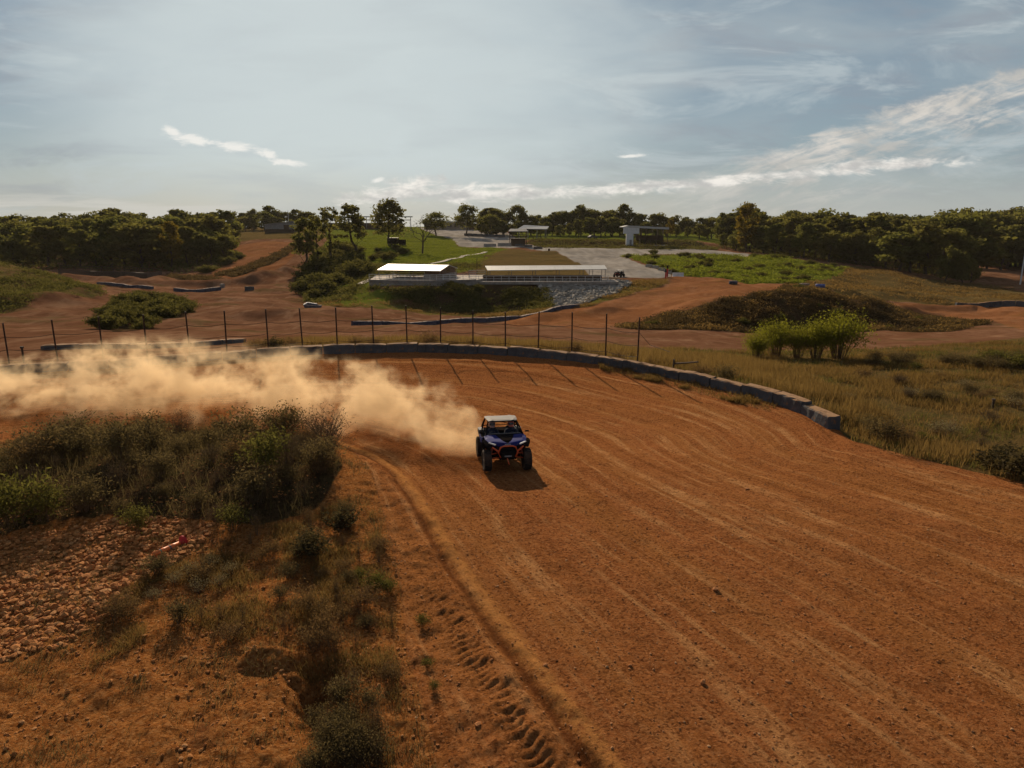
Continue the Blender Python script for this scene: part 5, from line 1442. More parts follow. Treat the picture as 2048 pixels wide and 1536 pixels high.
# ------------------------------------------------------------------ driver and passenger, one continuous body each
def make_person(label, x, mat_helm, hands, look):
    """seated figure in buggy coordinates (front = +y)"""
    mb = MB()
    def limb_(pts, rad, n=10):
        mb.tube(pts, rad, n)
        for p, r in zip(pts, rad): mb._add([Vector(v) * r * 1.02 + Vector(p) for v in ICO2_V], [tuple(f) for f in ICO2_F.tolist()])
    limb_([(x, -.26, .68), (x, -.29, .88), (x, -.33, 1.06), (x, -.34, 1.18)], [.155, .15, .165, .12])
    limb_([(x - .17, -.33, 1.16), (x, -.34, 1.20), (x + .17, -.33, 1.16)], [.075, .09, .075])
    limb_([(x, -.33, 1.22), (x, -.30, 1.34)], [.058, .055])
    limb_([(x, -.29, 1.40), (x, -.28, 1.47)], [.098, .10])
    for s in (-1, 1):
        hx, hy, hz = hands[0 if s < 0 else 1]
        el = ((x + s * .27 + hx) / 2 + s * .10, -.06, .98)
        limb_([(x + s * .20, -.32, 1.14), el], [.062, .046]); limb_([el, (hx, hy - .07, hz - .01)], [.045, .031])
        limb_([(hx, hy - .07, hz - .01), (hx, hy - .015, hz + .012)], [.030, .036])           # palm
        for k in range(4):                                                                  # fingers curled over the grip
            fx = hx + (k - 1.5) * .019; L = (.042, .05, .047, .036)[k]
            limb_([(fx, hy + .005, hz + .022), (fx, hy + .028, hz + .026), (fx, hy + .036, hz + .026 - L * .5), (fx, hy + .022, hz + .026 - L)], [.0105, .010, .0095, .008], 6)
        limb_([(hx - s * .03, hy - .03, hz + .01), (hx - s * .042, hy + .0, hz - .002), (hx - s * .03, hy + .022, hz - .012)], [.013, .011, .009], 6)
        kn = (x + s * .13, .20, .70); an = (x + s * .12, .44, .42)
        limb_([(x + s * .09, -.24, .66), kn], [.095, .068]); limb_([kn, an], [.064, .043]); limb_([an, (x + s * .12, .58, .40)], [.048, .035])
    body = mb.build('person', M_SUIT)
    for v in body.data.vertices: v.co = man(v.co, x)
    r = body.modifiers.new('remesh', 'REMESH'); r.mode = 'VOXEL'; r.voxel_size = 0.008; r.use_smooth_shade = True
    sm = body.modifiers.new('smooth', 'SMOOTH'); sm.factor = .5; sm.iterations = 3
    body.matrix_world = BUG_M
    tag(body, label, 'person', None)
    c = Vector((x, -.28, 1.45))
    h = MB(); V = [Vector((v[0] * .142, v[1] * .172, v[2] * .165)) + c for v in ICO2_V]
    V = [Vector((v.x, v.y - (.05 if v.y > c.y + .10 and v.z > c.z - .08 else 0), max(v.z, c.z - .13))) for v in V]
    h._add(V, [tuple(f) for f in ICO2_F.tolist()])
    h.loft([[(x - .10, -.16, 1.33), (x + .10, -.16, 1.33), (x + .10, -.15, 1.41), (x - .10, -.15, 1.41)], [(x - .06, -.06, 1.34), (x + .06, -.06, 1.34), (x + .06, -.07, 1.39), (x - .06, -.07, 1.39)]])
    h.slab([(x - .10, -.17, 1.565), (x + .10, -.17, 1.565), (x + .08, -.05, 1.58), (x - .08, -.05, 1.58)], .02)
    ho = h.build('helmet', mat_helm, body, True)
    g = MB().loft([[(x - .115, -.17, 1.42), (x + .115, -.17, 1.42), (x + .115, -.18, 1.51), (x - .115, -.18, 1.51)], [(x - .08, -.118, 1.425), (x + .08, -.118, 1.425), (x + .08, -.128, 1.505), (x - .08, -.128, 1.505)]])
    go = g.build('goggles', M_GLASS, ho, bevel=.01)
    for q in (ho, go):
        for v in q.data.vertices: v.co = man(v.co, x)
    return body
BUG_M = Matrix.Translation(BUG.location) @ Matrix.Rotation(HEAD - math.pi / 2, 4, 'Z') @ Matrix.Rotation(TILT, 4, 'X')
make_person('driver in dark clothes and red helmet holding the steering wheel of the blue buggy', -.34, M_HELM_R, [(-.495, .245, 1.10), (-.185, .245, 1.10)], 0)
make_person('passenger in dark clothes and grey helmet seated beside the driver of the blue buggy', .34, M_HELM_G, [(.22, .33, 1.06), (.46, .33, 1.06)], 0)

# ------------------------------------------------------------------ dust thrown up behind the buggy
DX = np.array([-32, -25, -19, -15.5, -12, -9, -6.5, -4.2, -2.4, -1.0])
DY = np.array([33.8, 33.2, 32.4, 31.8, 31.0, 30.2, 29.0, 27.0, 25.2, 24.0])
DW = np.array([5.0, 4.8, 4.6, 4.4, 4.0, 3.7, 3.4, 2.6, 1.8, .8])
DH = np.array([2.2, 2.3, 3.5, 3.7, 3.3, 3.5, 3.4, 3.0, 3.2, 1.7])
DZ0 = -.75
def dust_material():
    m, g = new_mat('dust'); P = g.pos(); x, y, z = g.sep(P)
    t = g.mul(g.add(x, 32.0), 1 / 31.0)
    q = lambda A, k: g.mul(g.curve(t, [((a + 32) / 31.0, b / k) for a, b in zip(DX, A)]), k)
    yc, hw, hh = q(DY, 40.0), q(DW, 6.0), q(DH, 4.0)
    a = g.div(g.sub(y, yc), hw); b = g.div(g.add(z, -DZ0), hh)
    shape = g.sub(g.sub(1.0, g.mul(a, a)), g.mul(b, b))
    n = g.noise(g.vmul(P, (0.85, 1.0, 1.1)), 0.55, 7, 0.62, 0.5)
    n2 = g.noise(g.vmul(P, (0.5, 1.0, 1.0)), 0.25, 2, 0.5)
    n3 = g.noise(P, 1.9, 4, 0.6, 0.3)
    v = g.add(g.mul(shape, 0.70), g.add(g.mul(g.sub(n, 0.5), 5.2), g.add(g.mul(g.sub(n2, 0.5), 0.7), g.mul(g.sub(n3, 0.5), 2.4))))
    d = g.mul(g.mul(g.ss(v, 0.32, 1.3), g.ss(shape, 0.0, 0.42)), 0.92)
    d = g.mul(d, g.ss(b, 0.0, 0.30, 0.12, 1.0))
    pv = g.new('ShaderNodeVolumePrincipled')
    pv.inputs['Color'].default_value = (0.92, 0.72, 0.46, 1); pv.inputs['Anisotropy'].default_value = 0.35
    g.put(pv.inputs['Density'], d)
    g.L.new(pv.outputs[0], g.out.inputs['Volume'])
    m.cycles.volume_step_rate = 1.0 if hasattr(m.cycles, 'volume_step_rate') else 1
    return m
def dust_cloud():
    xs = np.linspace(-32, -1.0, 60); secs = []
    for x in xs:
        yc, hw, hh = np.interp(x, DX, DY), np.interp(x, DX, DW), np.interp(x, DX, DH)
        s = [(x, yc + hw * 1.02 * math.cos(a), DZ0 + max(-0.12, hh * 1.02 * math.sin(a))) for a in [math.pi * k / 14 for k in range(15)]]
        secs.append([(x, yc - hw * 1.02, DZ0 - .15)] + s[::-1][0:] + [(x, yc + hw * 1.02, DZ0 - .15)])
    o = MB().loft(secs).build('dust_cloud', dust_material())
    tag(o, 'billowing tan dust trailing along the track behind the racing buggy', 'dust cloud', kind='stuff')
    return o
DUST = dust_cloud()
# ------------------------------------------------------------------ trees
SKY_V = [(-200, 436), (0, 435), (100, 432), (150, 434), (200, 426), (235, 421), (262, 421), (300, 429), (330, 436), (360, 428), (400, 429), (450, 425), (490, 421), (525, 413), (560, 419), (590, 418), (615, 414), (632, 430), (660, 440), (870, 437), (930, 416), (985, 414), (1010, 415), (1050, 426), (1110, 426), (1130, 418), (1162, 411), (1190, 420), (1210, 418), (1243, 416), (1268, 430), (1290, 436), (1320, 431), (1360, 430), (1400, 428), (1440, 428), (1490, 412), (1520, 425), (1560, 425), (1620, 426), (1700, 431), (1750, 432), (1800, 433), (1840, 436), (1880, 432), (1910, 422), (1950, 420), (2000, 418), (2048, 424), (2200, 428)]
sky_v = lambda u: float(np.interp(u, [p[0] for p in SKY_V], [p[1] for p in SKY_V]))
WOOD = [tree_mesh(10 + k, 12, rad, base, 58, 50, .40, sh) for k, (rad, base, sh) in enumerate([(3.9, .20, 'oak'), (3.4, .26, 'oak'), (4.3, .16, 'oak'), (3.0, .24, 'tall'), (3.6, .18, 'oak'), (4.2, .30, 'oak'), (2.7, .16, 'tall'), (3.7, .12, 'oak')])]
YEL = tree_mesh(60, 12, 3.6, .14, 50, 60, .34, 'oak', 0, M_OAK_Y)
_tr = np.random.default_rng(77)
def put_tree(u, Y, vtop, meshes, label, group=None, wide=1.0, name='tree'):
    p = at(u, Y); t = pix(u, vtop, Y).z - p.z
    s = max(t, 3.0) / 11.9
    w = s * wide * _tr.uniform(.78, 1.3)
    o = empty(name, label, 'tree', p, _tr.uniform(0, 6.28), group); o.scale = (w, w, s)
    for nm, me in zip(('trunk', 'crown'), meshes):
        if me is not None: link(nm, me, o)
    return o
def row(us, Yf, dv, label, group, wide=1.4):
    for u in us:
        u2 = u + _tr.uniform(-6, 6)
        put_tree(u2, Yf(u2) + _tr.uniform(-5, 5), sky_v(u2) + _tr.uniform(*dv) + (_tr.uniform(-9, 0) if _tr.uniform() < .2 else _tr.uniform(0, 5)), WOOD[_tr.integers(0, 8)], label, group, wide)
LW = 'dark leafy tree massed in the wood beyond the left valley'
row(np.arange(-90, 400, 31), lambda u: 206 + max(0, u - 250) * .06, (14, 48), LW, 'trees of the left wood')
row(np.arange(400, 452, 17), lambda u: 222, (28, 52), LW, 'trees of the left wood')
row(np.arange(-80, 460, 21), lambda u: 240, (3, 22), LW, 'trees of the left wood')
row(np.arange(-90, 480, 19), lambda u: 290, (-2, 7), LW, 'trees of the left wood')
row(np.arange(470, 660, 15), lambda u: 405, (-1, 10), 'dense dark tree on the skyline behind the grey barn and red slope', 'trees behind the grey barn', 1.3)
row(np.arange(478, 640, 17), lambda u: 385, (10, 24), 'dense dark tree on the skyline behind the grey barn and red slope', 'trees behind the grey barn', 1.3)
CW = 'full crowned tree in the row behind the gravel lot and canopy'
row(np.arange(968, 1272, 15), lambda u: 345, (-2, 9), CW, 'trees behind the gravel lot', 1.3)
row(np.arange(960, 1275, 20), lambda u: 325, (14, 30), CW, 'trees behind the gravel lot', 1.3)
SW = 'broad green tree behind the open white shed and berm'
row(np.arange(1268, 1450, 16), lambda u: 345, (-1, 9), SW, 'trees behind the white shed', 1.3)
row(np.arange(1276, 1450, 20), lambda u: 318, (14, 34), SW, 'trees behind the white shed', 1.3)
RB = [(1440, 501), (1500, 507), (1550, 514), (1620, 520), (1700, 531), (1800, 546), (1880, 560), (1930, 566)]
rb = lambda u: Yv(u, float(np.interp(u, [p[0] for p in RB], [p[1] for p in RB])))
RW = 'brownish green tree in the wood along the top of the right grass slope'
row(np.arange(1445, 1900, 27), lambda u: rb(u) + 6, (12, 46), RW, 'trees of the right wood')
row(np.arange(1440, 1960, 25), lambda u: rb(u) + 32, (0, 22), RW, 'trees of the right wood')
row(np.arange(1450, 2150, 21), lambda u: 300 + 10 * math.sin(u), (-3, 8), RW, 'trees of the right wood', 1.25)
FW = 'tree beyond the dusty red clearing at the right edge'
row(np.arange(1955, 2160, 22), lambda u: 262, (30, 62), FW, 'trees beyond the right clearing')
row(np.arange(1950, 2160, 22), lambda u: 280, (8, 30), FW, 'trees beyond the right clearing')
for u, vb, vt, w in ((1893, 566, 496, .9), (1922, 570, 508, 1.0), (1940, 568, 522, .9)):
    put_tree(u, Yv(u, vb), vt, WOOD[4], 'low bushy tree at the lower end of the right wood', 'low trees at the end of the right wood', w)
put_tree(1490, rb(1490) - 2, 411, YEL, 'tall yellowing tree standing out before the right wood', None, .82)
put_tree(345, 204, 447, YEL, 'yellow tinged tree at the front of the left wood', None, .7)
put_tree(1340, 312, 440, YEL, 'yellow green tree right behind the white shed roof', None, 1.0)

# single trees on the lawn hill
T1 = tree_mesh(201, 12, 2.6, .30, 60, 44, .30, 'oak'); T2 = tree_mesh(202, 12, 1.9, .26, 46, 30, .28, 'tall'); T3 = tree_mesh(203, 12, 2.3, .40, 54, 44, .28, 'oak', -.06); T4 = tree_mesh(204, 12, 4.0, .26, 80, 46, .34, 'oak'); T5 = tree_mesh(205, 12, 4.6, .30, 70, 46, .36, 'oak')
LT = lambda u, vb, vt, m, lab, w=1.0: put_tree(u, Yv(u, vb), vt, m, lab, None, w)
LT(613, 541, 437, T1, 'twin crowned dark tree nearest the red slope, left of the lawn')
LT(634, 547, 434, T2, 'slim tree beside the twin crowned tree left of the lawn', 1.1)
LT(662, 528, 417, T2, 'slender loose crowned tree between the left lawn trees')
LT(711, 517, 411, T3, 'leaning tree with a bare lower trunk on the lawn edge', 1.25)
LT(778, 494, 403, T4, 'round crowned tree shading the dark trailer on the lawn', .95)
LT(935, 462, 412, T5, 'spreading oak alone at the left end of the gravel lot trees', 1.1)
LT(872, 458, 427, T5, 'small round tree on the skyline above the long building', 1.3)
LT(652, 470, 425, T2, 'thin ragged tree behind the slender lawn tree', 1.2)
_p = at(845, Yv(845, 508)); _t = pix(845, 428, _p.y).z - _p.z
o = empty('dead_tree', 'leafless dead tree with forked branches on the lawn', 'tree', _p, .4); o.scale = (_t / 9.6,) * 3
link('trunk', bare_tree_mesh(9, 9.0), o)

# ------------------------------------------------------------------ shrubs
S_DRY = [shrub_mesh(300 + k, 1.15, .80, 44, 1500, .046, M_DRYLEAF, .34, .35, 1.0, .6, .008) for k in range(4)]
S_DEAD = [shrub_mesh(390 + k, 1.2, .75, 60, 650, .032, M_DEADLEAF, .3, .3, 1.0, .7, .008) for k in range(3)]
S_GREEN = [shrub_mesh(310 + k, 1.1, .7, 34, 1300, .05, M_GREENLEAF, .36) for k in range(2)]
S_DARK = [shrub_mesh(320 + k, .9, .65, 22, 700, .075, M_DARKLEAF, .38, .3) for k in range(2)]
S_RUST = [shrub_mesh(330 + k, 1.0, .8, 40, 1300, .042, M_RUSTLEAF, .32) for k in range(3)]
S_WISP = [shrub_mesh(340 + k, 1.1, .35, 16, 420, .026, M_RUSTLEAF, .3, .3, .8) for k in range(2)]
S_WILL = [shrub_mesh(350 + k, 2.7, 1.35, 44, 5200, .075, M_WILLOW, .28, .42, 1.0, .8, .02) for k in range(3)]
S_BUSH = [shrub_mesh(360 + k, 1.6, 1.5, 30, 2600, .11, M_SCRUB, .5, .05, 1.0, .4, .012) for k in range(3)]
S_FLOW = [shrub_mesh(370, .8, .6, 36, 520, .020, M_FLOWER, .6, .5)]
_sr = np.random.default_rng(4242)
def shrub(kind, u, v, h, lab, grp=None, wide=1.0, far=False, name='shrub', Y=None):
    if Y is not None: p = at(u, Y)
    elif far: p = at(u, Yv(u, v))
    else:
        p = pix_z(u, v, 0.0)
        for _ in range(4): p = pix_z(u, v, float(full_z(p.x, p.y)[0]))
    me = kind[_sr.integers(0, len(kind))]
    base_h = max(v_.co.z for v_ in me[1].vertices); s = h / base_h
    return plant(name, lab, 'shrub', me, p, (s * wide, s * wide, s), _sr.uniform(0, 6.28), grp)

# dark thicket inside the bend
P = scatter(ZP['thicket'], 900, _sr, 14.5, 27.5)
got = []
for x, y, z in P:
    if all((x - a) ** 2 + (y - b) ** 2 > 0.88 ** 2 for a, b in got):
        got.append((x, y))
    if len(got) >= 130: break
for x, y in got:
    z = float(full_z(x, y)[0]); u_, v_ = to_uv(x, y, z)
    h = (_sr.uniform(.4, 1.0) if _sr.uniform() < .8 else _sr.uniform(1.1, 1.6)) * (1.05 if v_ < 930 else .85)
    me = (S_DRY if _sr.uniform() < .5 else (S_DEAD if _sr.uniform() < .75 else S_RUST))[_sr.integers(0, 3)]
    s = h / 1.25
    plant('shrub', 'dry olive brown shrub packed into the thicket inside the bend', 'shrub', me, (x, y, z), (s * 1.1, s * 1.1, s), _sr.uniform(0, 6.28), 'shrubs of the thicket inside the bend')
for u, v, h, k, lab in ((165, 905, 1.5, S_DRY, 'tall rounded shrub rising from the left part of the thicket'), (300, 890, 1.3, S_DRY, 'feathery shrub rising at the back of the thicket before the dust'), (480, 905, 1.75, S_DRY, 'tallest grey brown shrub at the back of the thicket'), (530, 950, 1.5, S_GREEN, 'fresh green leafy shrub in the right part of the thicket'), (640, 945, 1.25, S_DRY, 'twiggy shrub at the right tip of the thicket beside the track'), (30, 1050, 1.5, S_GREEN, 'green leafy shrub at the left frame edge of the thicket'), (95, 1040, 1.1, S_GREEN, 'yellow green shrub next to the leftmost thicket shrub'), (405, 872, .95, S_WISP, 'wispy sapling behind the thicket against the track'), (275, 860, 1.0, S_WISP, 'bare thin sapling left of the wispy one behind the thicket'), (280, 1062, .8, S_GREEN, 'pale feathery shrub at the front of the thicket'), (465, 1060, .75, S_GREEN, 'light green weed before the right half of the thicket')):
    shrub(k, u, v, h, lab, None, 1.0)
for u, v, h, lab in ((625, 1115, .75, 'dark broad leaved plant drooping at the track edge, nearer one'), (682, 1062, .7, 'dark broad leaved plant drooping at the track edge, farther one')):
    shrub(S_DARK, u, v, h, lab, None, 1.15, name='broad_leaved_plant')
# weeds over the verge
VW = 'thin dry weed growing on the stony verge'
P = scatter(ZP['verge_grass'], 230, _sr, 8.3, 19.0)
for i, (x, y, z) in enumerate(P[:70]):
    k = S_WISP if _sr.uniform() < .55 else (S_RUST if _sr.uniform() < .6 else S_DRY)
    h = _sr.uniform(.22, .55); s = h / 1.2
    plant('weed', VW, 'weed', k[_sr.integers(0, 2)], (x, y, z), (s * 1.3, s * 1.3, s), _sr.uniform(0, 6.28), 'dry weeds on the stony verge')
for i in range(17):
    u, v = _sr.uniform(625, 775), _sr.uniform(1390, 1560)
    if u < 640 + (1500 - v) * .1: continue
    shrub(S_DRY, u, v, _sr.uniform(.35, .6), 'grey green bushy weed at the bottom edge beside the gully', 'bushy weeds at the bottom edge', 1.0, name='weed')
for u, v in ((640, 1235), (655, 1270), (630, 1300), (690, 1240), (610, 1225), (668, 1300)):
    shrub(S_RUST, u, v, _sr.uniform(.5, .75), 'reddish brown upright weed above the eroded gully', 'reddish weeds above the gully', .8, name='weed')
for u, v in ((385, 1150), (425, 1135), (460, 1150), (400, 1185), (350, 1170), (440, 1175), (310, 1200)):
    shrub(S_FLOW, u, v, _sr.uniform(.3, .42), 'weed with tiny pale flowers near the orange traffic tube', 'pale flowering weeds near the orange tube', 1.0, name='weed')
for u, v, h in ((750, 1180, .42), (775, 1185, .36), (720, 1160, .3), (845, 1250, .25), (870, 1380, .18), (855, 1335, .2)):
    shrub(S_GREEN, u, v, h, 'small fresh green weed on the inner track edge', 'green weeds on the inner track edge', 1.2, name='weed')
# along the block wall
for u, v, h, k, lab in ((520, 700, 1.15, S_RUST, 'leftmost of the reddish bushes behind the wall'), (552, 698, 1.0, S_DARK, 'dark leafy bush between the two reddish bushes behind the wall'), (585, 699, 1.0, S_RUST, 'reddish bush beside the dark leafy bush behind the wall'), (712, 691, .9, S_RUST, 'brown weed at the wall left of the middle fence posts'), (748, 690, .9, S_RUST, 'low brown weed touching a middle fence post'), (855, 689, 1.35, S_RUST, 'large round tan bush behind the middle of the wall'), (905, 690, .8, S_RUST, 'tan weed right of the large round bush'), (945, 692, .8, S_RUST, 'low tan weed behind the wall in the middle'), (1152, 701, 1.2, S_WISP, 'twiggy bush at a fence post right of the middle'), (1145, 702, 1.1, S_RUST, 'wide twiggy weed at a fence post right of the middle'), (1195, 707, .7, S_RUST, 'brown mounded bush behind the wall, left of the last fence post'), (1235, 710, .75, S_RUST, 'brown mounded bush beside the last fence post'), (1300, 722, .8, S_WISP, 'upright grey weed right of the last fence post'), (1405, 725, 1.0, S_RUST, 'tan bush right of the fallen rail'), (1450, 735, 1.0, S_DRY, 'olive bush behind the block wall right of the fallen rail')):
    shrub(k, u, v, h, lab, None, 1.25, far=False, Y=float(np.interp(u, np.sort([to_uv(p[0], p[1], 0.)[0] for p in WALL]), [p[1] for p in sorted(WALL, key=lambda p: to_uv(p[0], p[1], 0.)[0])])) + 1.5)
# willows
for u, v, h, w, lab in ((1515, 712, 2.4, 1.15, 'small leftmost of the bright green willow bushes'), (1553, 712, 3.4, 1.05, 'second bright green willow bush from the left'), (1594, 713, 3.0, 1.05, 'middle bright green willow bush'), (1632, 714, 3.5, 1.1, 'tall bright green willow bush second from the right'), (1677, 716, 4.1, 1.15, 'tallest and rightmost bright green willow bush')):
    shrub(S_WILL, u, v, h, lab, 'bright green willow bushes in the field', w, Y=50.5 + .5 * (u % 3), name='willow_bush')
# right field
for u, v, h, k, lab in ((1765, 885, 1.15, S_DRY, 'large dark brown bush past the open end of the wall'), (1735, 862, .8, S_DRY, 'brown bush touching the open end of the wall'), (1800, 890, .9, S_RUST, 'tan bush right of the large dark bush'), (1845, 888, .55, S_GREEN, 'yellow leafy plant at the grass edge'), (1880, 872, .7, S_FLOW, 'pale flowering bush behind the yellow leafy plant'), (1905, 868, .65, S_FLOW, 'second pale flowering bush, right of the first'), (1990, 945, .95, S_DARK, 'dark leafy bush at the right frame edge, left part'), (2035, 958, 1.05, S_DARK, 'dark leafy bush at the right frame edge, right part'), (2015, 930, .9, S_DARK, 'dark leafy bush behind the other two at the right edge'), (1690, 800, .5, S_FLOW, 'low pale weed in the field behind the wall end'), (1815, 795, .7, S_FLOW, 'pale flowering bush in the middle of the field'), (1860, 800, .6, S_DRY, 'low dark bush in the middle of the field'), (1940, 790, .8, S_DRY, 'dark bush near the short field stake'), (1925, 775, .6, S_FLOW, 'pale topped bush left of the short field stake'), (2030, 815, .7, S_FLOW, 'pale flowering bush at the right edge of the field')):
    shrub(k, u, v, h, lab, None, 1.3)
for i in range(26):
    u, v = _sr.uniform(1680, 2080), _sr.uniform(745, 900)
    if v > 838 + (u - 1690) * .27: continue
    shrub((S_DRY, S_RUST, S_DEAD)[i % 3], u, v, _sr.uniform(.35, .75), 'low brown shrub scattered through the dry field on the right', 'low shrubs in the right field', 1.5)
for i in range(34):
    u, v = _sr.uniform(1710, 2080), _sr.uniform(718, 742)
    if u < 1800 and v > 735: continue
    shrub(S_DRY if i % 3 else S_GREEN, u, v, _sr.uniform(.6, 1.1), 'grey olive shrub in the band across the back of the field', 'shrubs across the back of the field', 1.6)
# round bushes of the valley mound and hill thickets
def bushes(poly, n, ymin, ymax, h, lab, grp, kinds=S_BUSH):
    for x, y, z in scatter(poly, n, _sr, ymin, ymax):
        me = kinds[_sr.integers(0, len(kinds))]; s = _sr.uniform(*h) / 1.7
        plant('bush', lab, 'bush', me, (x, y, z - .1), (s * 1.15, s * 1.15, s), _sr.uniform(0, 6.28), grp)
bushes(ZP['bushmound'], 46, 70, 125, (1.0, 1.9), 'rounded green bush on the low mound in the left valley', 'bushes on the left valley mound')
bushes([(600, 590), (600, 555), (650, 520), (700, 500), (735, 510), (730, 560), (690, 580), (640, 598)], 46, 110, 240, (1.5, 3.4), 'shaggy green bush under the lawn edge trees', 'bushes under the lawn edge trees')
bushes([(735, 500), (800, 498), (810, 520), (745, 525)], 9, 150, 260, (1.0, 2.2), 'dark bush around the trailer on the lawn', 'bushes around the trailer')
bushes(ZP['bank'], 9, 95, 128, (.4, 1.2), 'green bush on the shaded bank below the shelters', 'bushes on the shaded bank')
bushes([(395, 555), (440, 515), (500, 500), (490, 520), (430, 560)], 14, 150, 235, (1.2, 2.6), 'green bush beside the red slope', 'bushes beside the red slope')

bushes(ZP['slope_green'], 60, 118, 240, (.7, 1.6), 'low rough green bush on the slope right of the gravel road', 'bushes on the right green slope')
bushes(ZP['hill_left'], 14, 82, 132, (.5, 1.2), 'low olive bush on the grassy hill at the left edge', 'bushes on the left grassy hill')
bushes(ZP['mound'], 14, 72, 112, (.5, 1.1), 'low dark bush on the earth mound', 'bushes on the earth mound')
# ------------------------------------------------------------------ uncountable cover
_cr = np.random.default_rng(9)
def scrub(name, lab, cat, poly, n, per, ymin, ymax, hgt, spread, leaf, mat, dens=None):
    B = scatter(poly, n, _cr, ymin, ymax, dens); n = len(B)
    hh = _cr.uniform(.4, 1.2, n) * hgt
    Q = np.repeat(B, per, 0); h = np.repeat(hh, per)
    Q = Q + np.stack([_cr.normal(size=len(Q)) * spread, _cr.normal(size=len(Q)) * spread, np.abs(_cr.uniform(0, 1, len(Q))) * h], 1)
    V, Fc = cards(Q, _cr.uniform(.5, 1.4, len(Q)) * leaf, _cr, .5, .4)
    tag(link(name, np_mesh(name, V, Fc, mat)), lab, cat, kind='stuff')
clump = lambda sc, th, sd: (lambda X, Y: np.clip((fbm(X / sc, Y / sc, sd, 3) - th) * 5, 0.04, 1))
scrub('scrub', 'brown scrub covering the dark earth mound', 'scrub', ZP['mound'], 8000, 12, 72, 112, .4, .3, .10, M_SCRUB_D, lambda X, Y: np.clip((fbm(X / 2.5, Y / 2.5, 1, 3) - .44) * 6, .10, 1))
scrub('scrub', 'straw coloured dry grass tufts on the dark earth mound', 'scrub', ZP['mound'], 2600, 9, 72, 112, .5, .22, .10, M_DRYGRASS, lambda X, Y: np.clip((fbm(X / 2.2, Y / 2.2, 33, 3) - .5) * 7, .02, 1))
scrub('scrub', 'dark green scrub on the shaded bank below the shelters', 'scrub', ZP['bank'], 3000, 12, 95, 128, .7, .35, .14, M_SCRUB, clump(4, .4, 2))
scrub('meadow', 'rough green growth on the slope right of the gravel road', 'meadow', ZP['slope_green'], 5200, 12, 118, 240, .7, .5, .20, M_GRASS, clump(7, .42, 3))
scrub('meadow', 'dry grass on the right slope below the wood', 'meadow', ZP['slope_dry'], 3800, 9, 115, 225, .5, .4, .14, M_DRYGRASS, clump(6, .45, 4))
scrub('meadow', 'short green lawn grass on the hill', 'meadow', ZP['lawn'], 9000, 8, 140, 300, .16, .5, .12, M_GRASS, None)
scrub('scrub', 'rough weeds around the lawn hill', 'scrub', [(590, 565), (630, 505), (660, 490), (700, 522), (770, 534), (880, 534), (960, 532), (960, 546), (900, 552), (830, 557), (745, 560), (738, 582), (820, 580), (835, 600), (700, 612), (610, 600)], 5500, 12, 108, 240, .75, .4, .16, M_SCRUB, clump(6, .42, 5))
scrub('scrub', 'olive scrub on the grassy hill at the left edge', 'scrub', ZP['hill_left'], 6000, 12, 82, 132, .55, .35, .12, M_SCRUB, clump(5, .4, 6))
scrub('meadow', 'dry grass strip along the foot of the bank', 'meadow', ZP['strip'], 2600, 10, 88, 150, .45, .3, .10, M_DRYGRASS, clump(4, .42, 7))
scrub('scrub', 'dark scrub strip between the two red dirt lanes', 'scrub', ZP['lanes'], 1500, 10, 150, 280, .8, .4, .2, M_SCRUB_D, None)
scrub('scrub', 'dark weed strip along the bend of the left valley track', 'scrub', [(335, 550), (400, 558), (440, 560), (440, 566), (390, 565), (335, 558)], 700, 10, 150, 240, .7, .5, .16, M_SCRUB_D, None)
scrub('scrub', 'grass on the berm below the white shed', 'scrub', ZP['berm'], 1800, 10, 240, 285, .6, .5, .22, M_SCRUB, None)
P_ = [(140, 560), (450, 558), (450, 530), (600, 480), (590, 470), (450, 500), (-200, 520), (-200, 545)]
scrub('undergrowth', 'dark undergrowth along the foot of the left wood', 'undergrowth', [(-300, 548), (130, 548), (420, 548), (450, 530), (440, 515), (-300, 515)], 1500, 14, 196, 300, 1.3, 1.2, .30, M_SCRUB, None)
scrub('undergrowth', 'dark undergrowth along the foot of the right wood', 'undergrowth', [(1440, 500), (1550, 512), (1700, 529), (1800, 544), (1900, 562), (1950, 566), (1950, 540), (1700, 512), (1440, 490)], 1500, 14, 150, 330, 1.2, 1.2, .28, M_SCRUB, None)

def grass(name, lab, poly, n, ymin, ymax, h, w, lean, mat, dens=None):
    B = scatter(poly, n, _cr, ymin, ymax, dens)
    hh = _cr.uniform(.35, 1.15, len(B)) * h
    V, Fc = blades(B - np.array([0, 0, .02]), hh, w * _cr.uniform(.6, 1.4, len(B)), lean, _cr)
    tag(link(name, np_mesh(name, V, Fc, mat)), lab, 'grass', kind='stuff')
grass('dry_grass', 'dry tan grass over the field right of the track', ZP['field'], 80000, 17, 62, .32, .013, .4, M_DRYGRASS, clump(2.0, .49, 11))
WF = [(1290, 735), (1420, 745), (1560, 790), (1690, 850), (1760, 900), (2048, 968), (2048, 930), (1850, 880), (1720, 800), (1560, 735), (1400, 705), (1300, 705)]
grass('tall_grass', 'tall straw coloured grass along the back of the block wall', WF, 30000, 20, 48, .55, .011, .22, M_DRYGRASS, clump(1.6, .36, 12))
grass('green_grass', 'olive weeds mixed through the field', ZP['field'], 22000, 17, 62, .26, .016, .4, M_SCRUB, clump(1.8, .5, 13))
grass('verge_grass', 'sparse dry grass on the stony verge', ZP['verge_grass'], 26000, 8, 19, .15, .005, .5, M_DRYGRASS, clump(.8, .5, 14))
grass('verge_grass', 'dark dry stalks scattered over the stony verge', ZP['verge'], 22000, 8, 27, .16, .005, .5, M_DRYLEAF, clump(.7, .52, 15))
grass('thicket_grass', 'dry stalks filling the thicket inside the bend', ZP['thicket'], 9000, 14, 28, .45, .006, .4, M_DRYLEAF, None)
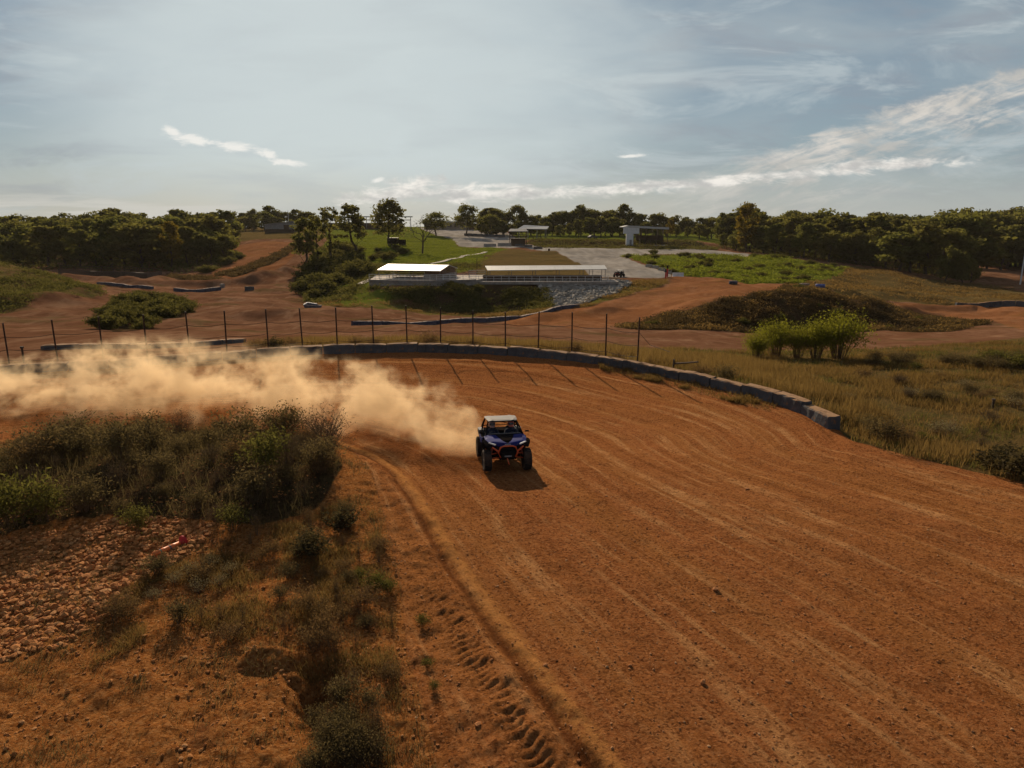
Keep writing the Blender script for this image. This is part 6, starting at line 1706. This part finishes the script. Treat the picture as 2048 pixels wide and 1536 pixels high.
grass('wall_weeds', 'brown weeds along the foot and back of the wall', ZP['weeds'], 16000, 36, 54, .55, .014, .3, M_DRYGRASS, clump(1.5, .45, 16))
# weeds caught on the track side of the wall
W2 = [(1200, 728), (1300, 746), (1400, 768), (1480, 788), (1560, 812), (1540, 825), (1460, 805), (1380, 782), (1300, 762), (1200, 740)]
grass('wall_weeds', 'low tan weeds at the track side foot of the block wall', W2, 6000, 28, 44, .22, .012, .5, M_DRYGRASS, clump(.8, .5, 17))

def rocks(name, lab, poly, n, ymin, ymax, lo, hi, mat, dens=None, pw=2.5, sink=.3, fine=False):
    B = scatter(poly, n, _cr, ymin, ymax, dens); s = lo + (hi - lo) * _cr.uniform(0, 1, len(B)) ** pw
    B[:, 2] += s * (.5 - sink)
    V, Fc = stones(B, s, _cr, fine=fine)
    tag(link(name, np_mesh(name, V, Fc, mat)), lab, 'stones', kind='stuff')
TR = [(690, 900), (1060, 850), (1700, 880), (2048, 965), (2300, 1040), (2300, 1700), (860, 1700), (800, 1160), (740, 965)]
rocks('gravel', 'loose gravel over the red track', TR, 17000, 8.2, 30, .005, .030, M_STONE, lambda X, Y: np.clip((34 - Y) / 22, 0, 1) ** 1.5, 7, .25)
rocks('gravel', 'stones on the stony verge inside the bend', ZP['verge'], 11000, 8.0, 22, .006, .05, M_RUBBLE, clump(1.2, .38, 21), 5, .25)
rocks('rubble', 'broken orange rubble spread over the left verge', ZP['rubble'], 15000, 10.5, 17.5, .010, .10, M_RUBBLE, None, 5.0, .3)
rocks('riprap', 'grey riprap stones on the bank below the long shelter', [(1078, 562), (1215, 556), (1268, 564), (1232, 592), (1165, 612), (1105, 620), (1085, 590)], 3800, 100, 136, .22, .72, M_RIPRAP, None, 1.2, .3)
for k, (u, v, s) in enumerate(((1430, 1180, .10), (1405, 1365, .10), (1790, 1225, .06), (1260, 1335, .07), (1090, 1335, .07), (955, 1450, .09), (1495, 970, .09), (765, 1095, .07), (1575, 1365, .08))):
    p = pix_z(u, v, 0); V, Fc = stones(np.array([[p.x, p.y, float(full_z(p.x, p.y)[0]) + s * .2]]), np.array([s * .75]), _cr)
    tag(link('stone', np_mesh('stone', V, Fc, M_STONE)), ['fist sized stone right of the middle of the track', 'stone low on the track right of the tread prints', 'small stone far right on the bare track', 'stone near the light ridge in the foreground', 'rounded stone on the light ridge', 'stone between the tread prints at the bottom', 'stone on the track right of the buggy shadow', 'stone on the inner bank near the green weeds', 'stone in the lower middle of the track'][k], 'stone')

# thin dusty air over the whole place
_lo = min(min(v.co.z for v in bpy.data.objects[n].data.vertices) for n in ('ground', 'hill', 'field', 'verge')) - 1.0
_hi = max(o.location.z + 13.0 * o.scale.z for o in COL.objects if o.get('category') == 'tree') + 1.0
hz = MB().box((0, 700, (_lo + _hi) / 2), (3400, 1750, _hi - _lo)).build('haze', M_GROUND)
_m, _g2 = new_mat('haze'); _pv = _g2.new('ShaderNodeVolumePrincipled')
_pv.inputs['Color'].default_value = (0.95, 0.90, 0.82, 1); _pv.inputs['Density'].default_value = 0.00005; _pv.inputs['Anisotropy'].default_value = 0.2
_g2.L.new(_pv.outputs[0], _g2.out.inputs['Volume'])
hz.data.materials[0] = _m
tag(hz, 'thin warm dusty haze lying over the whole ground', 'haze', kind='stuff')
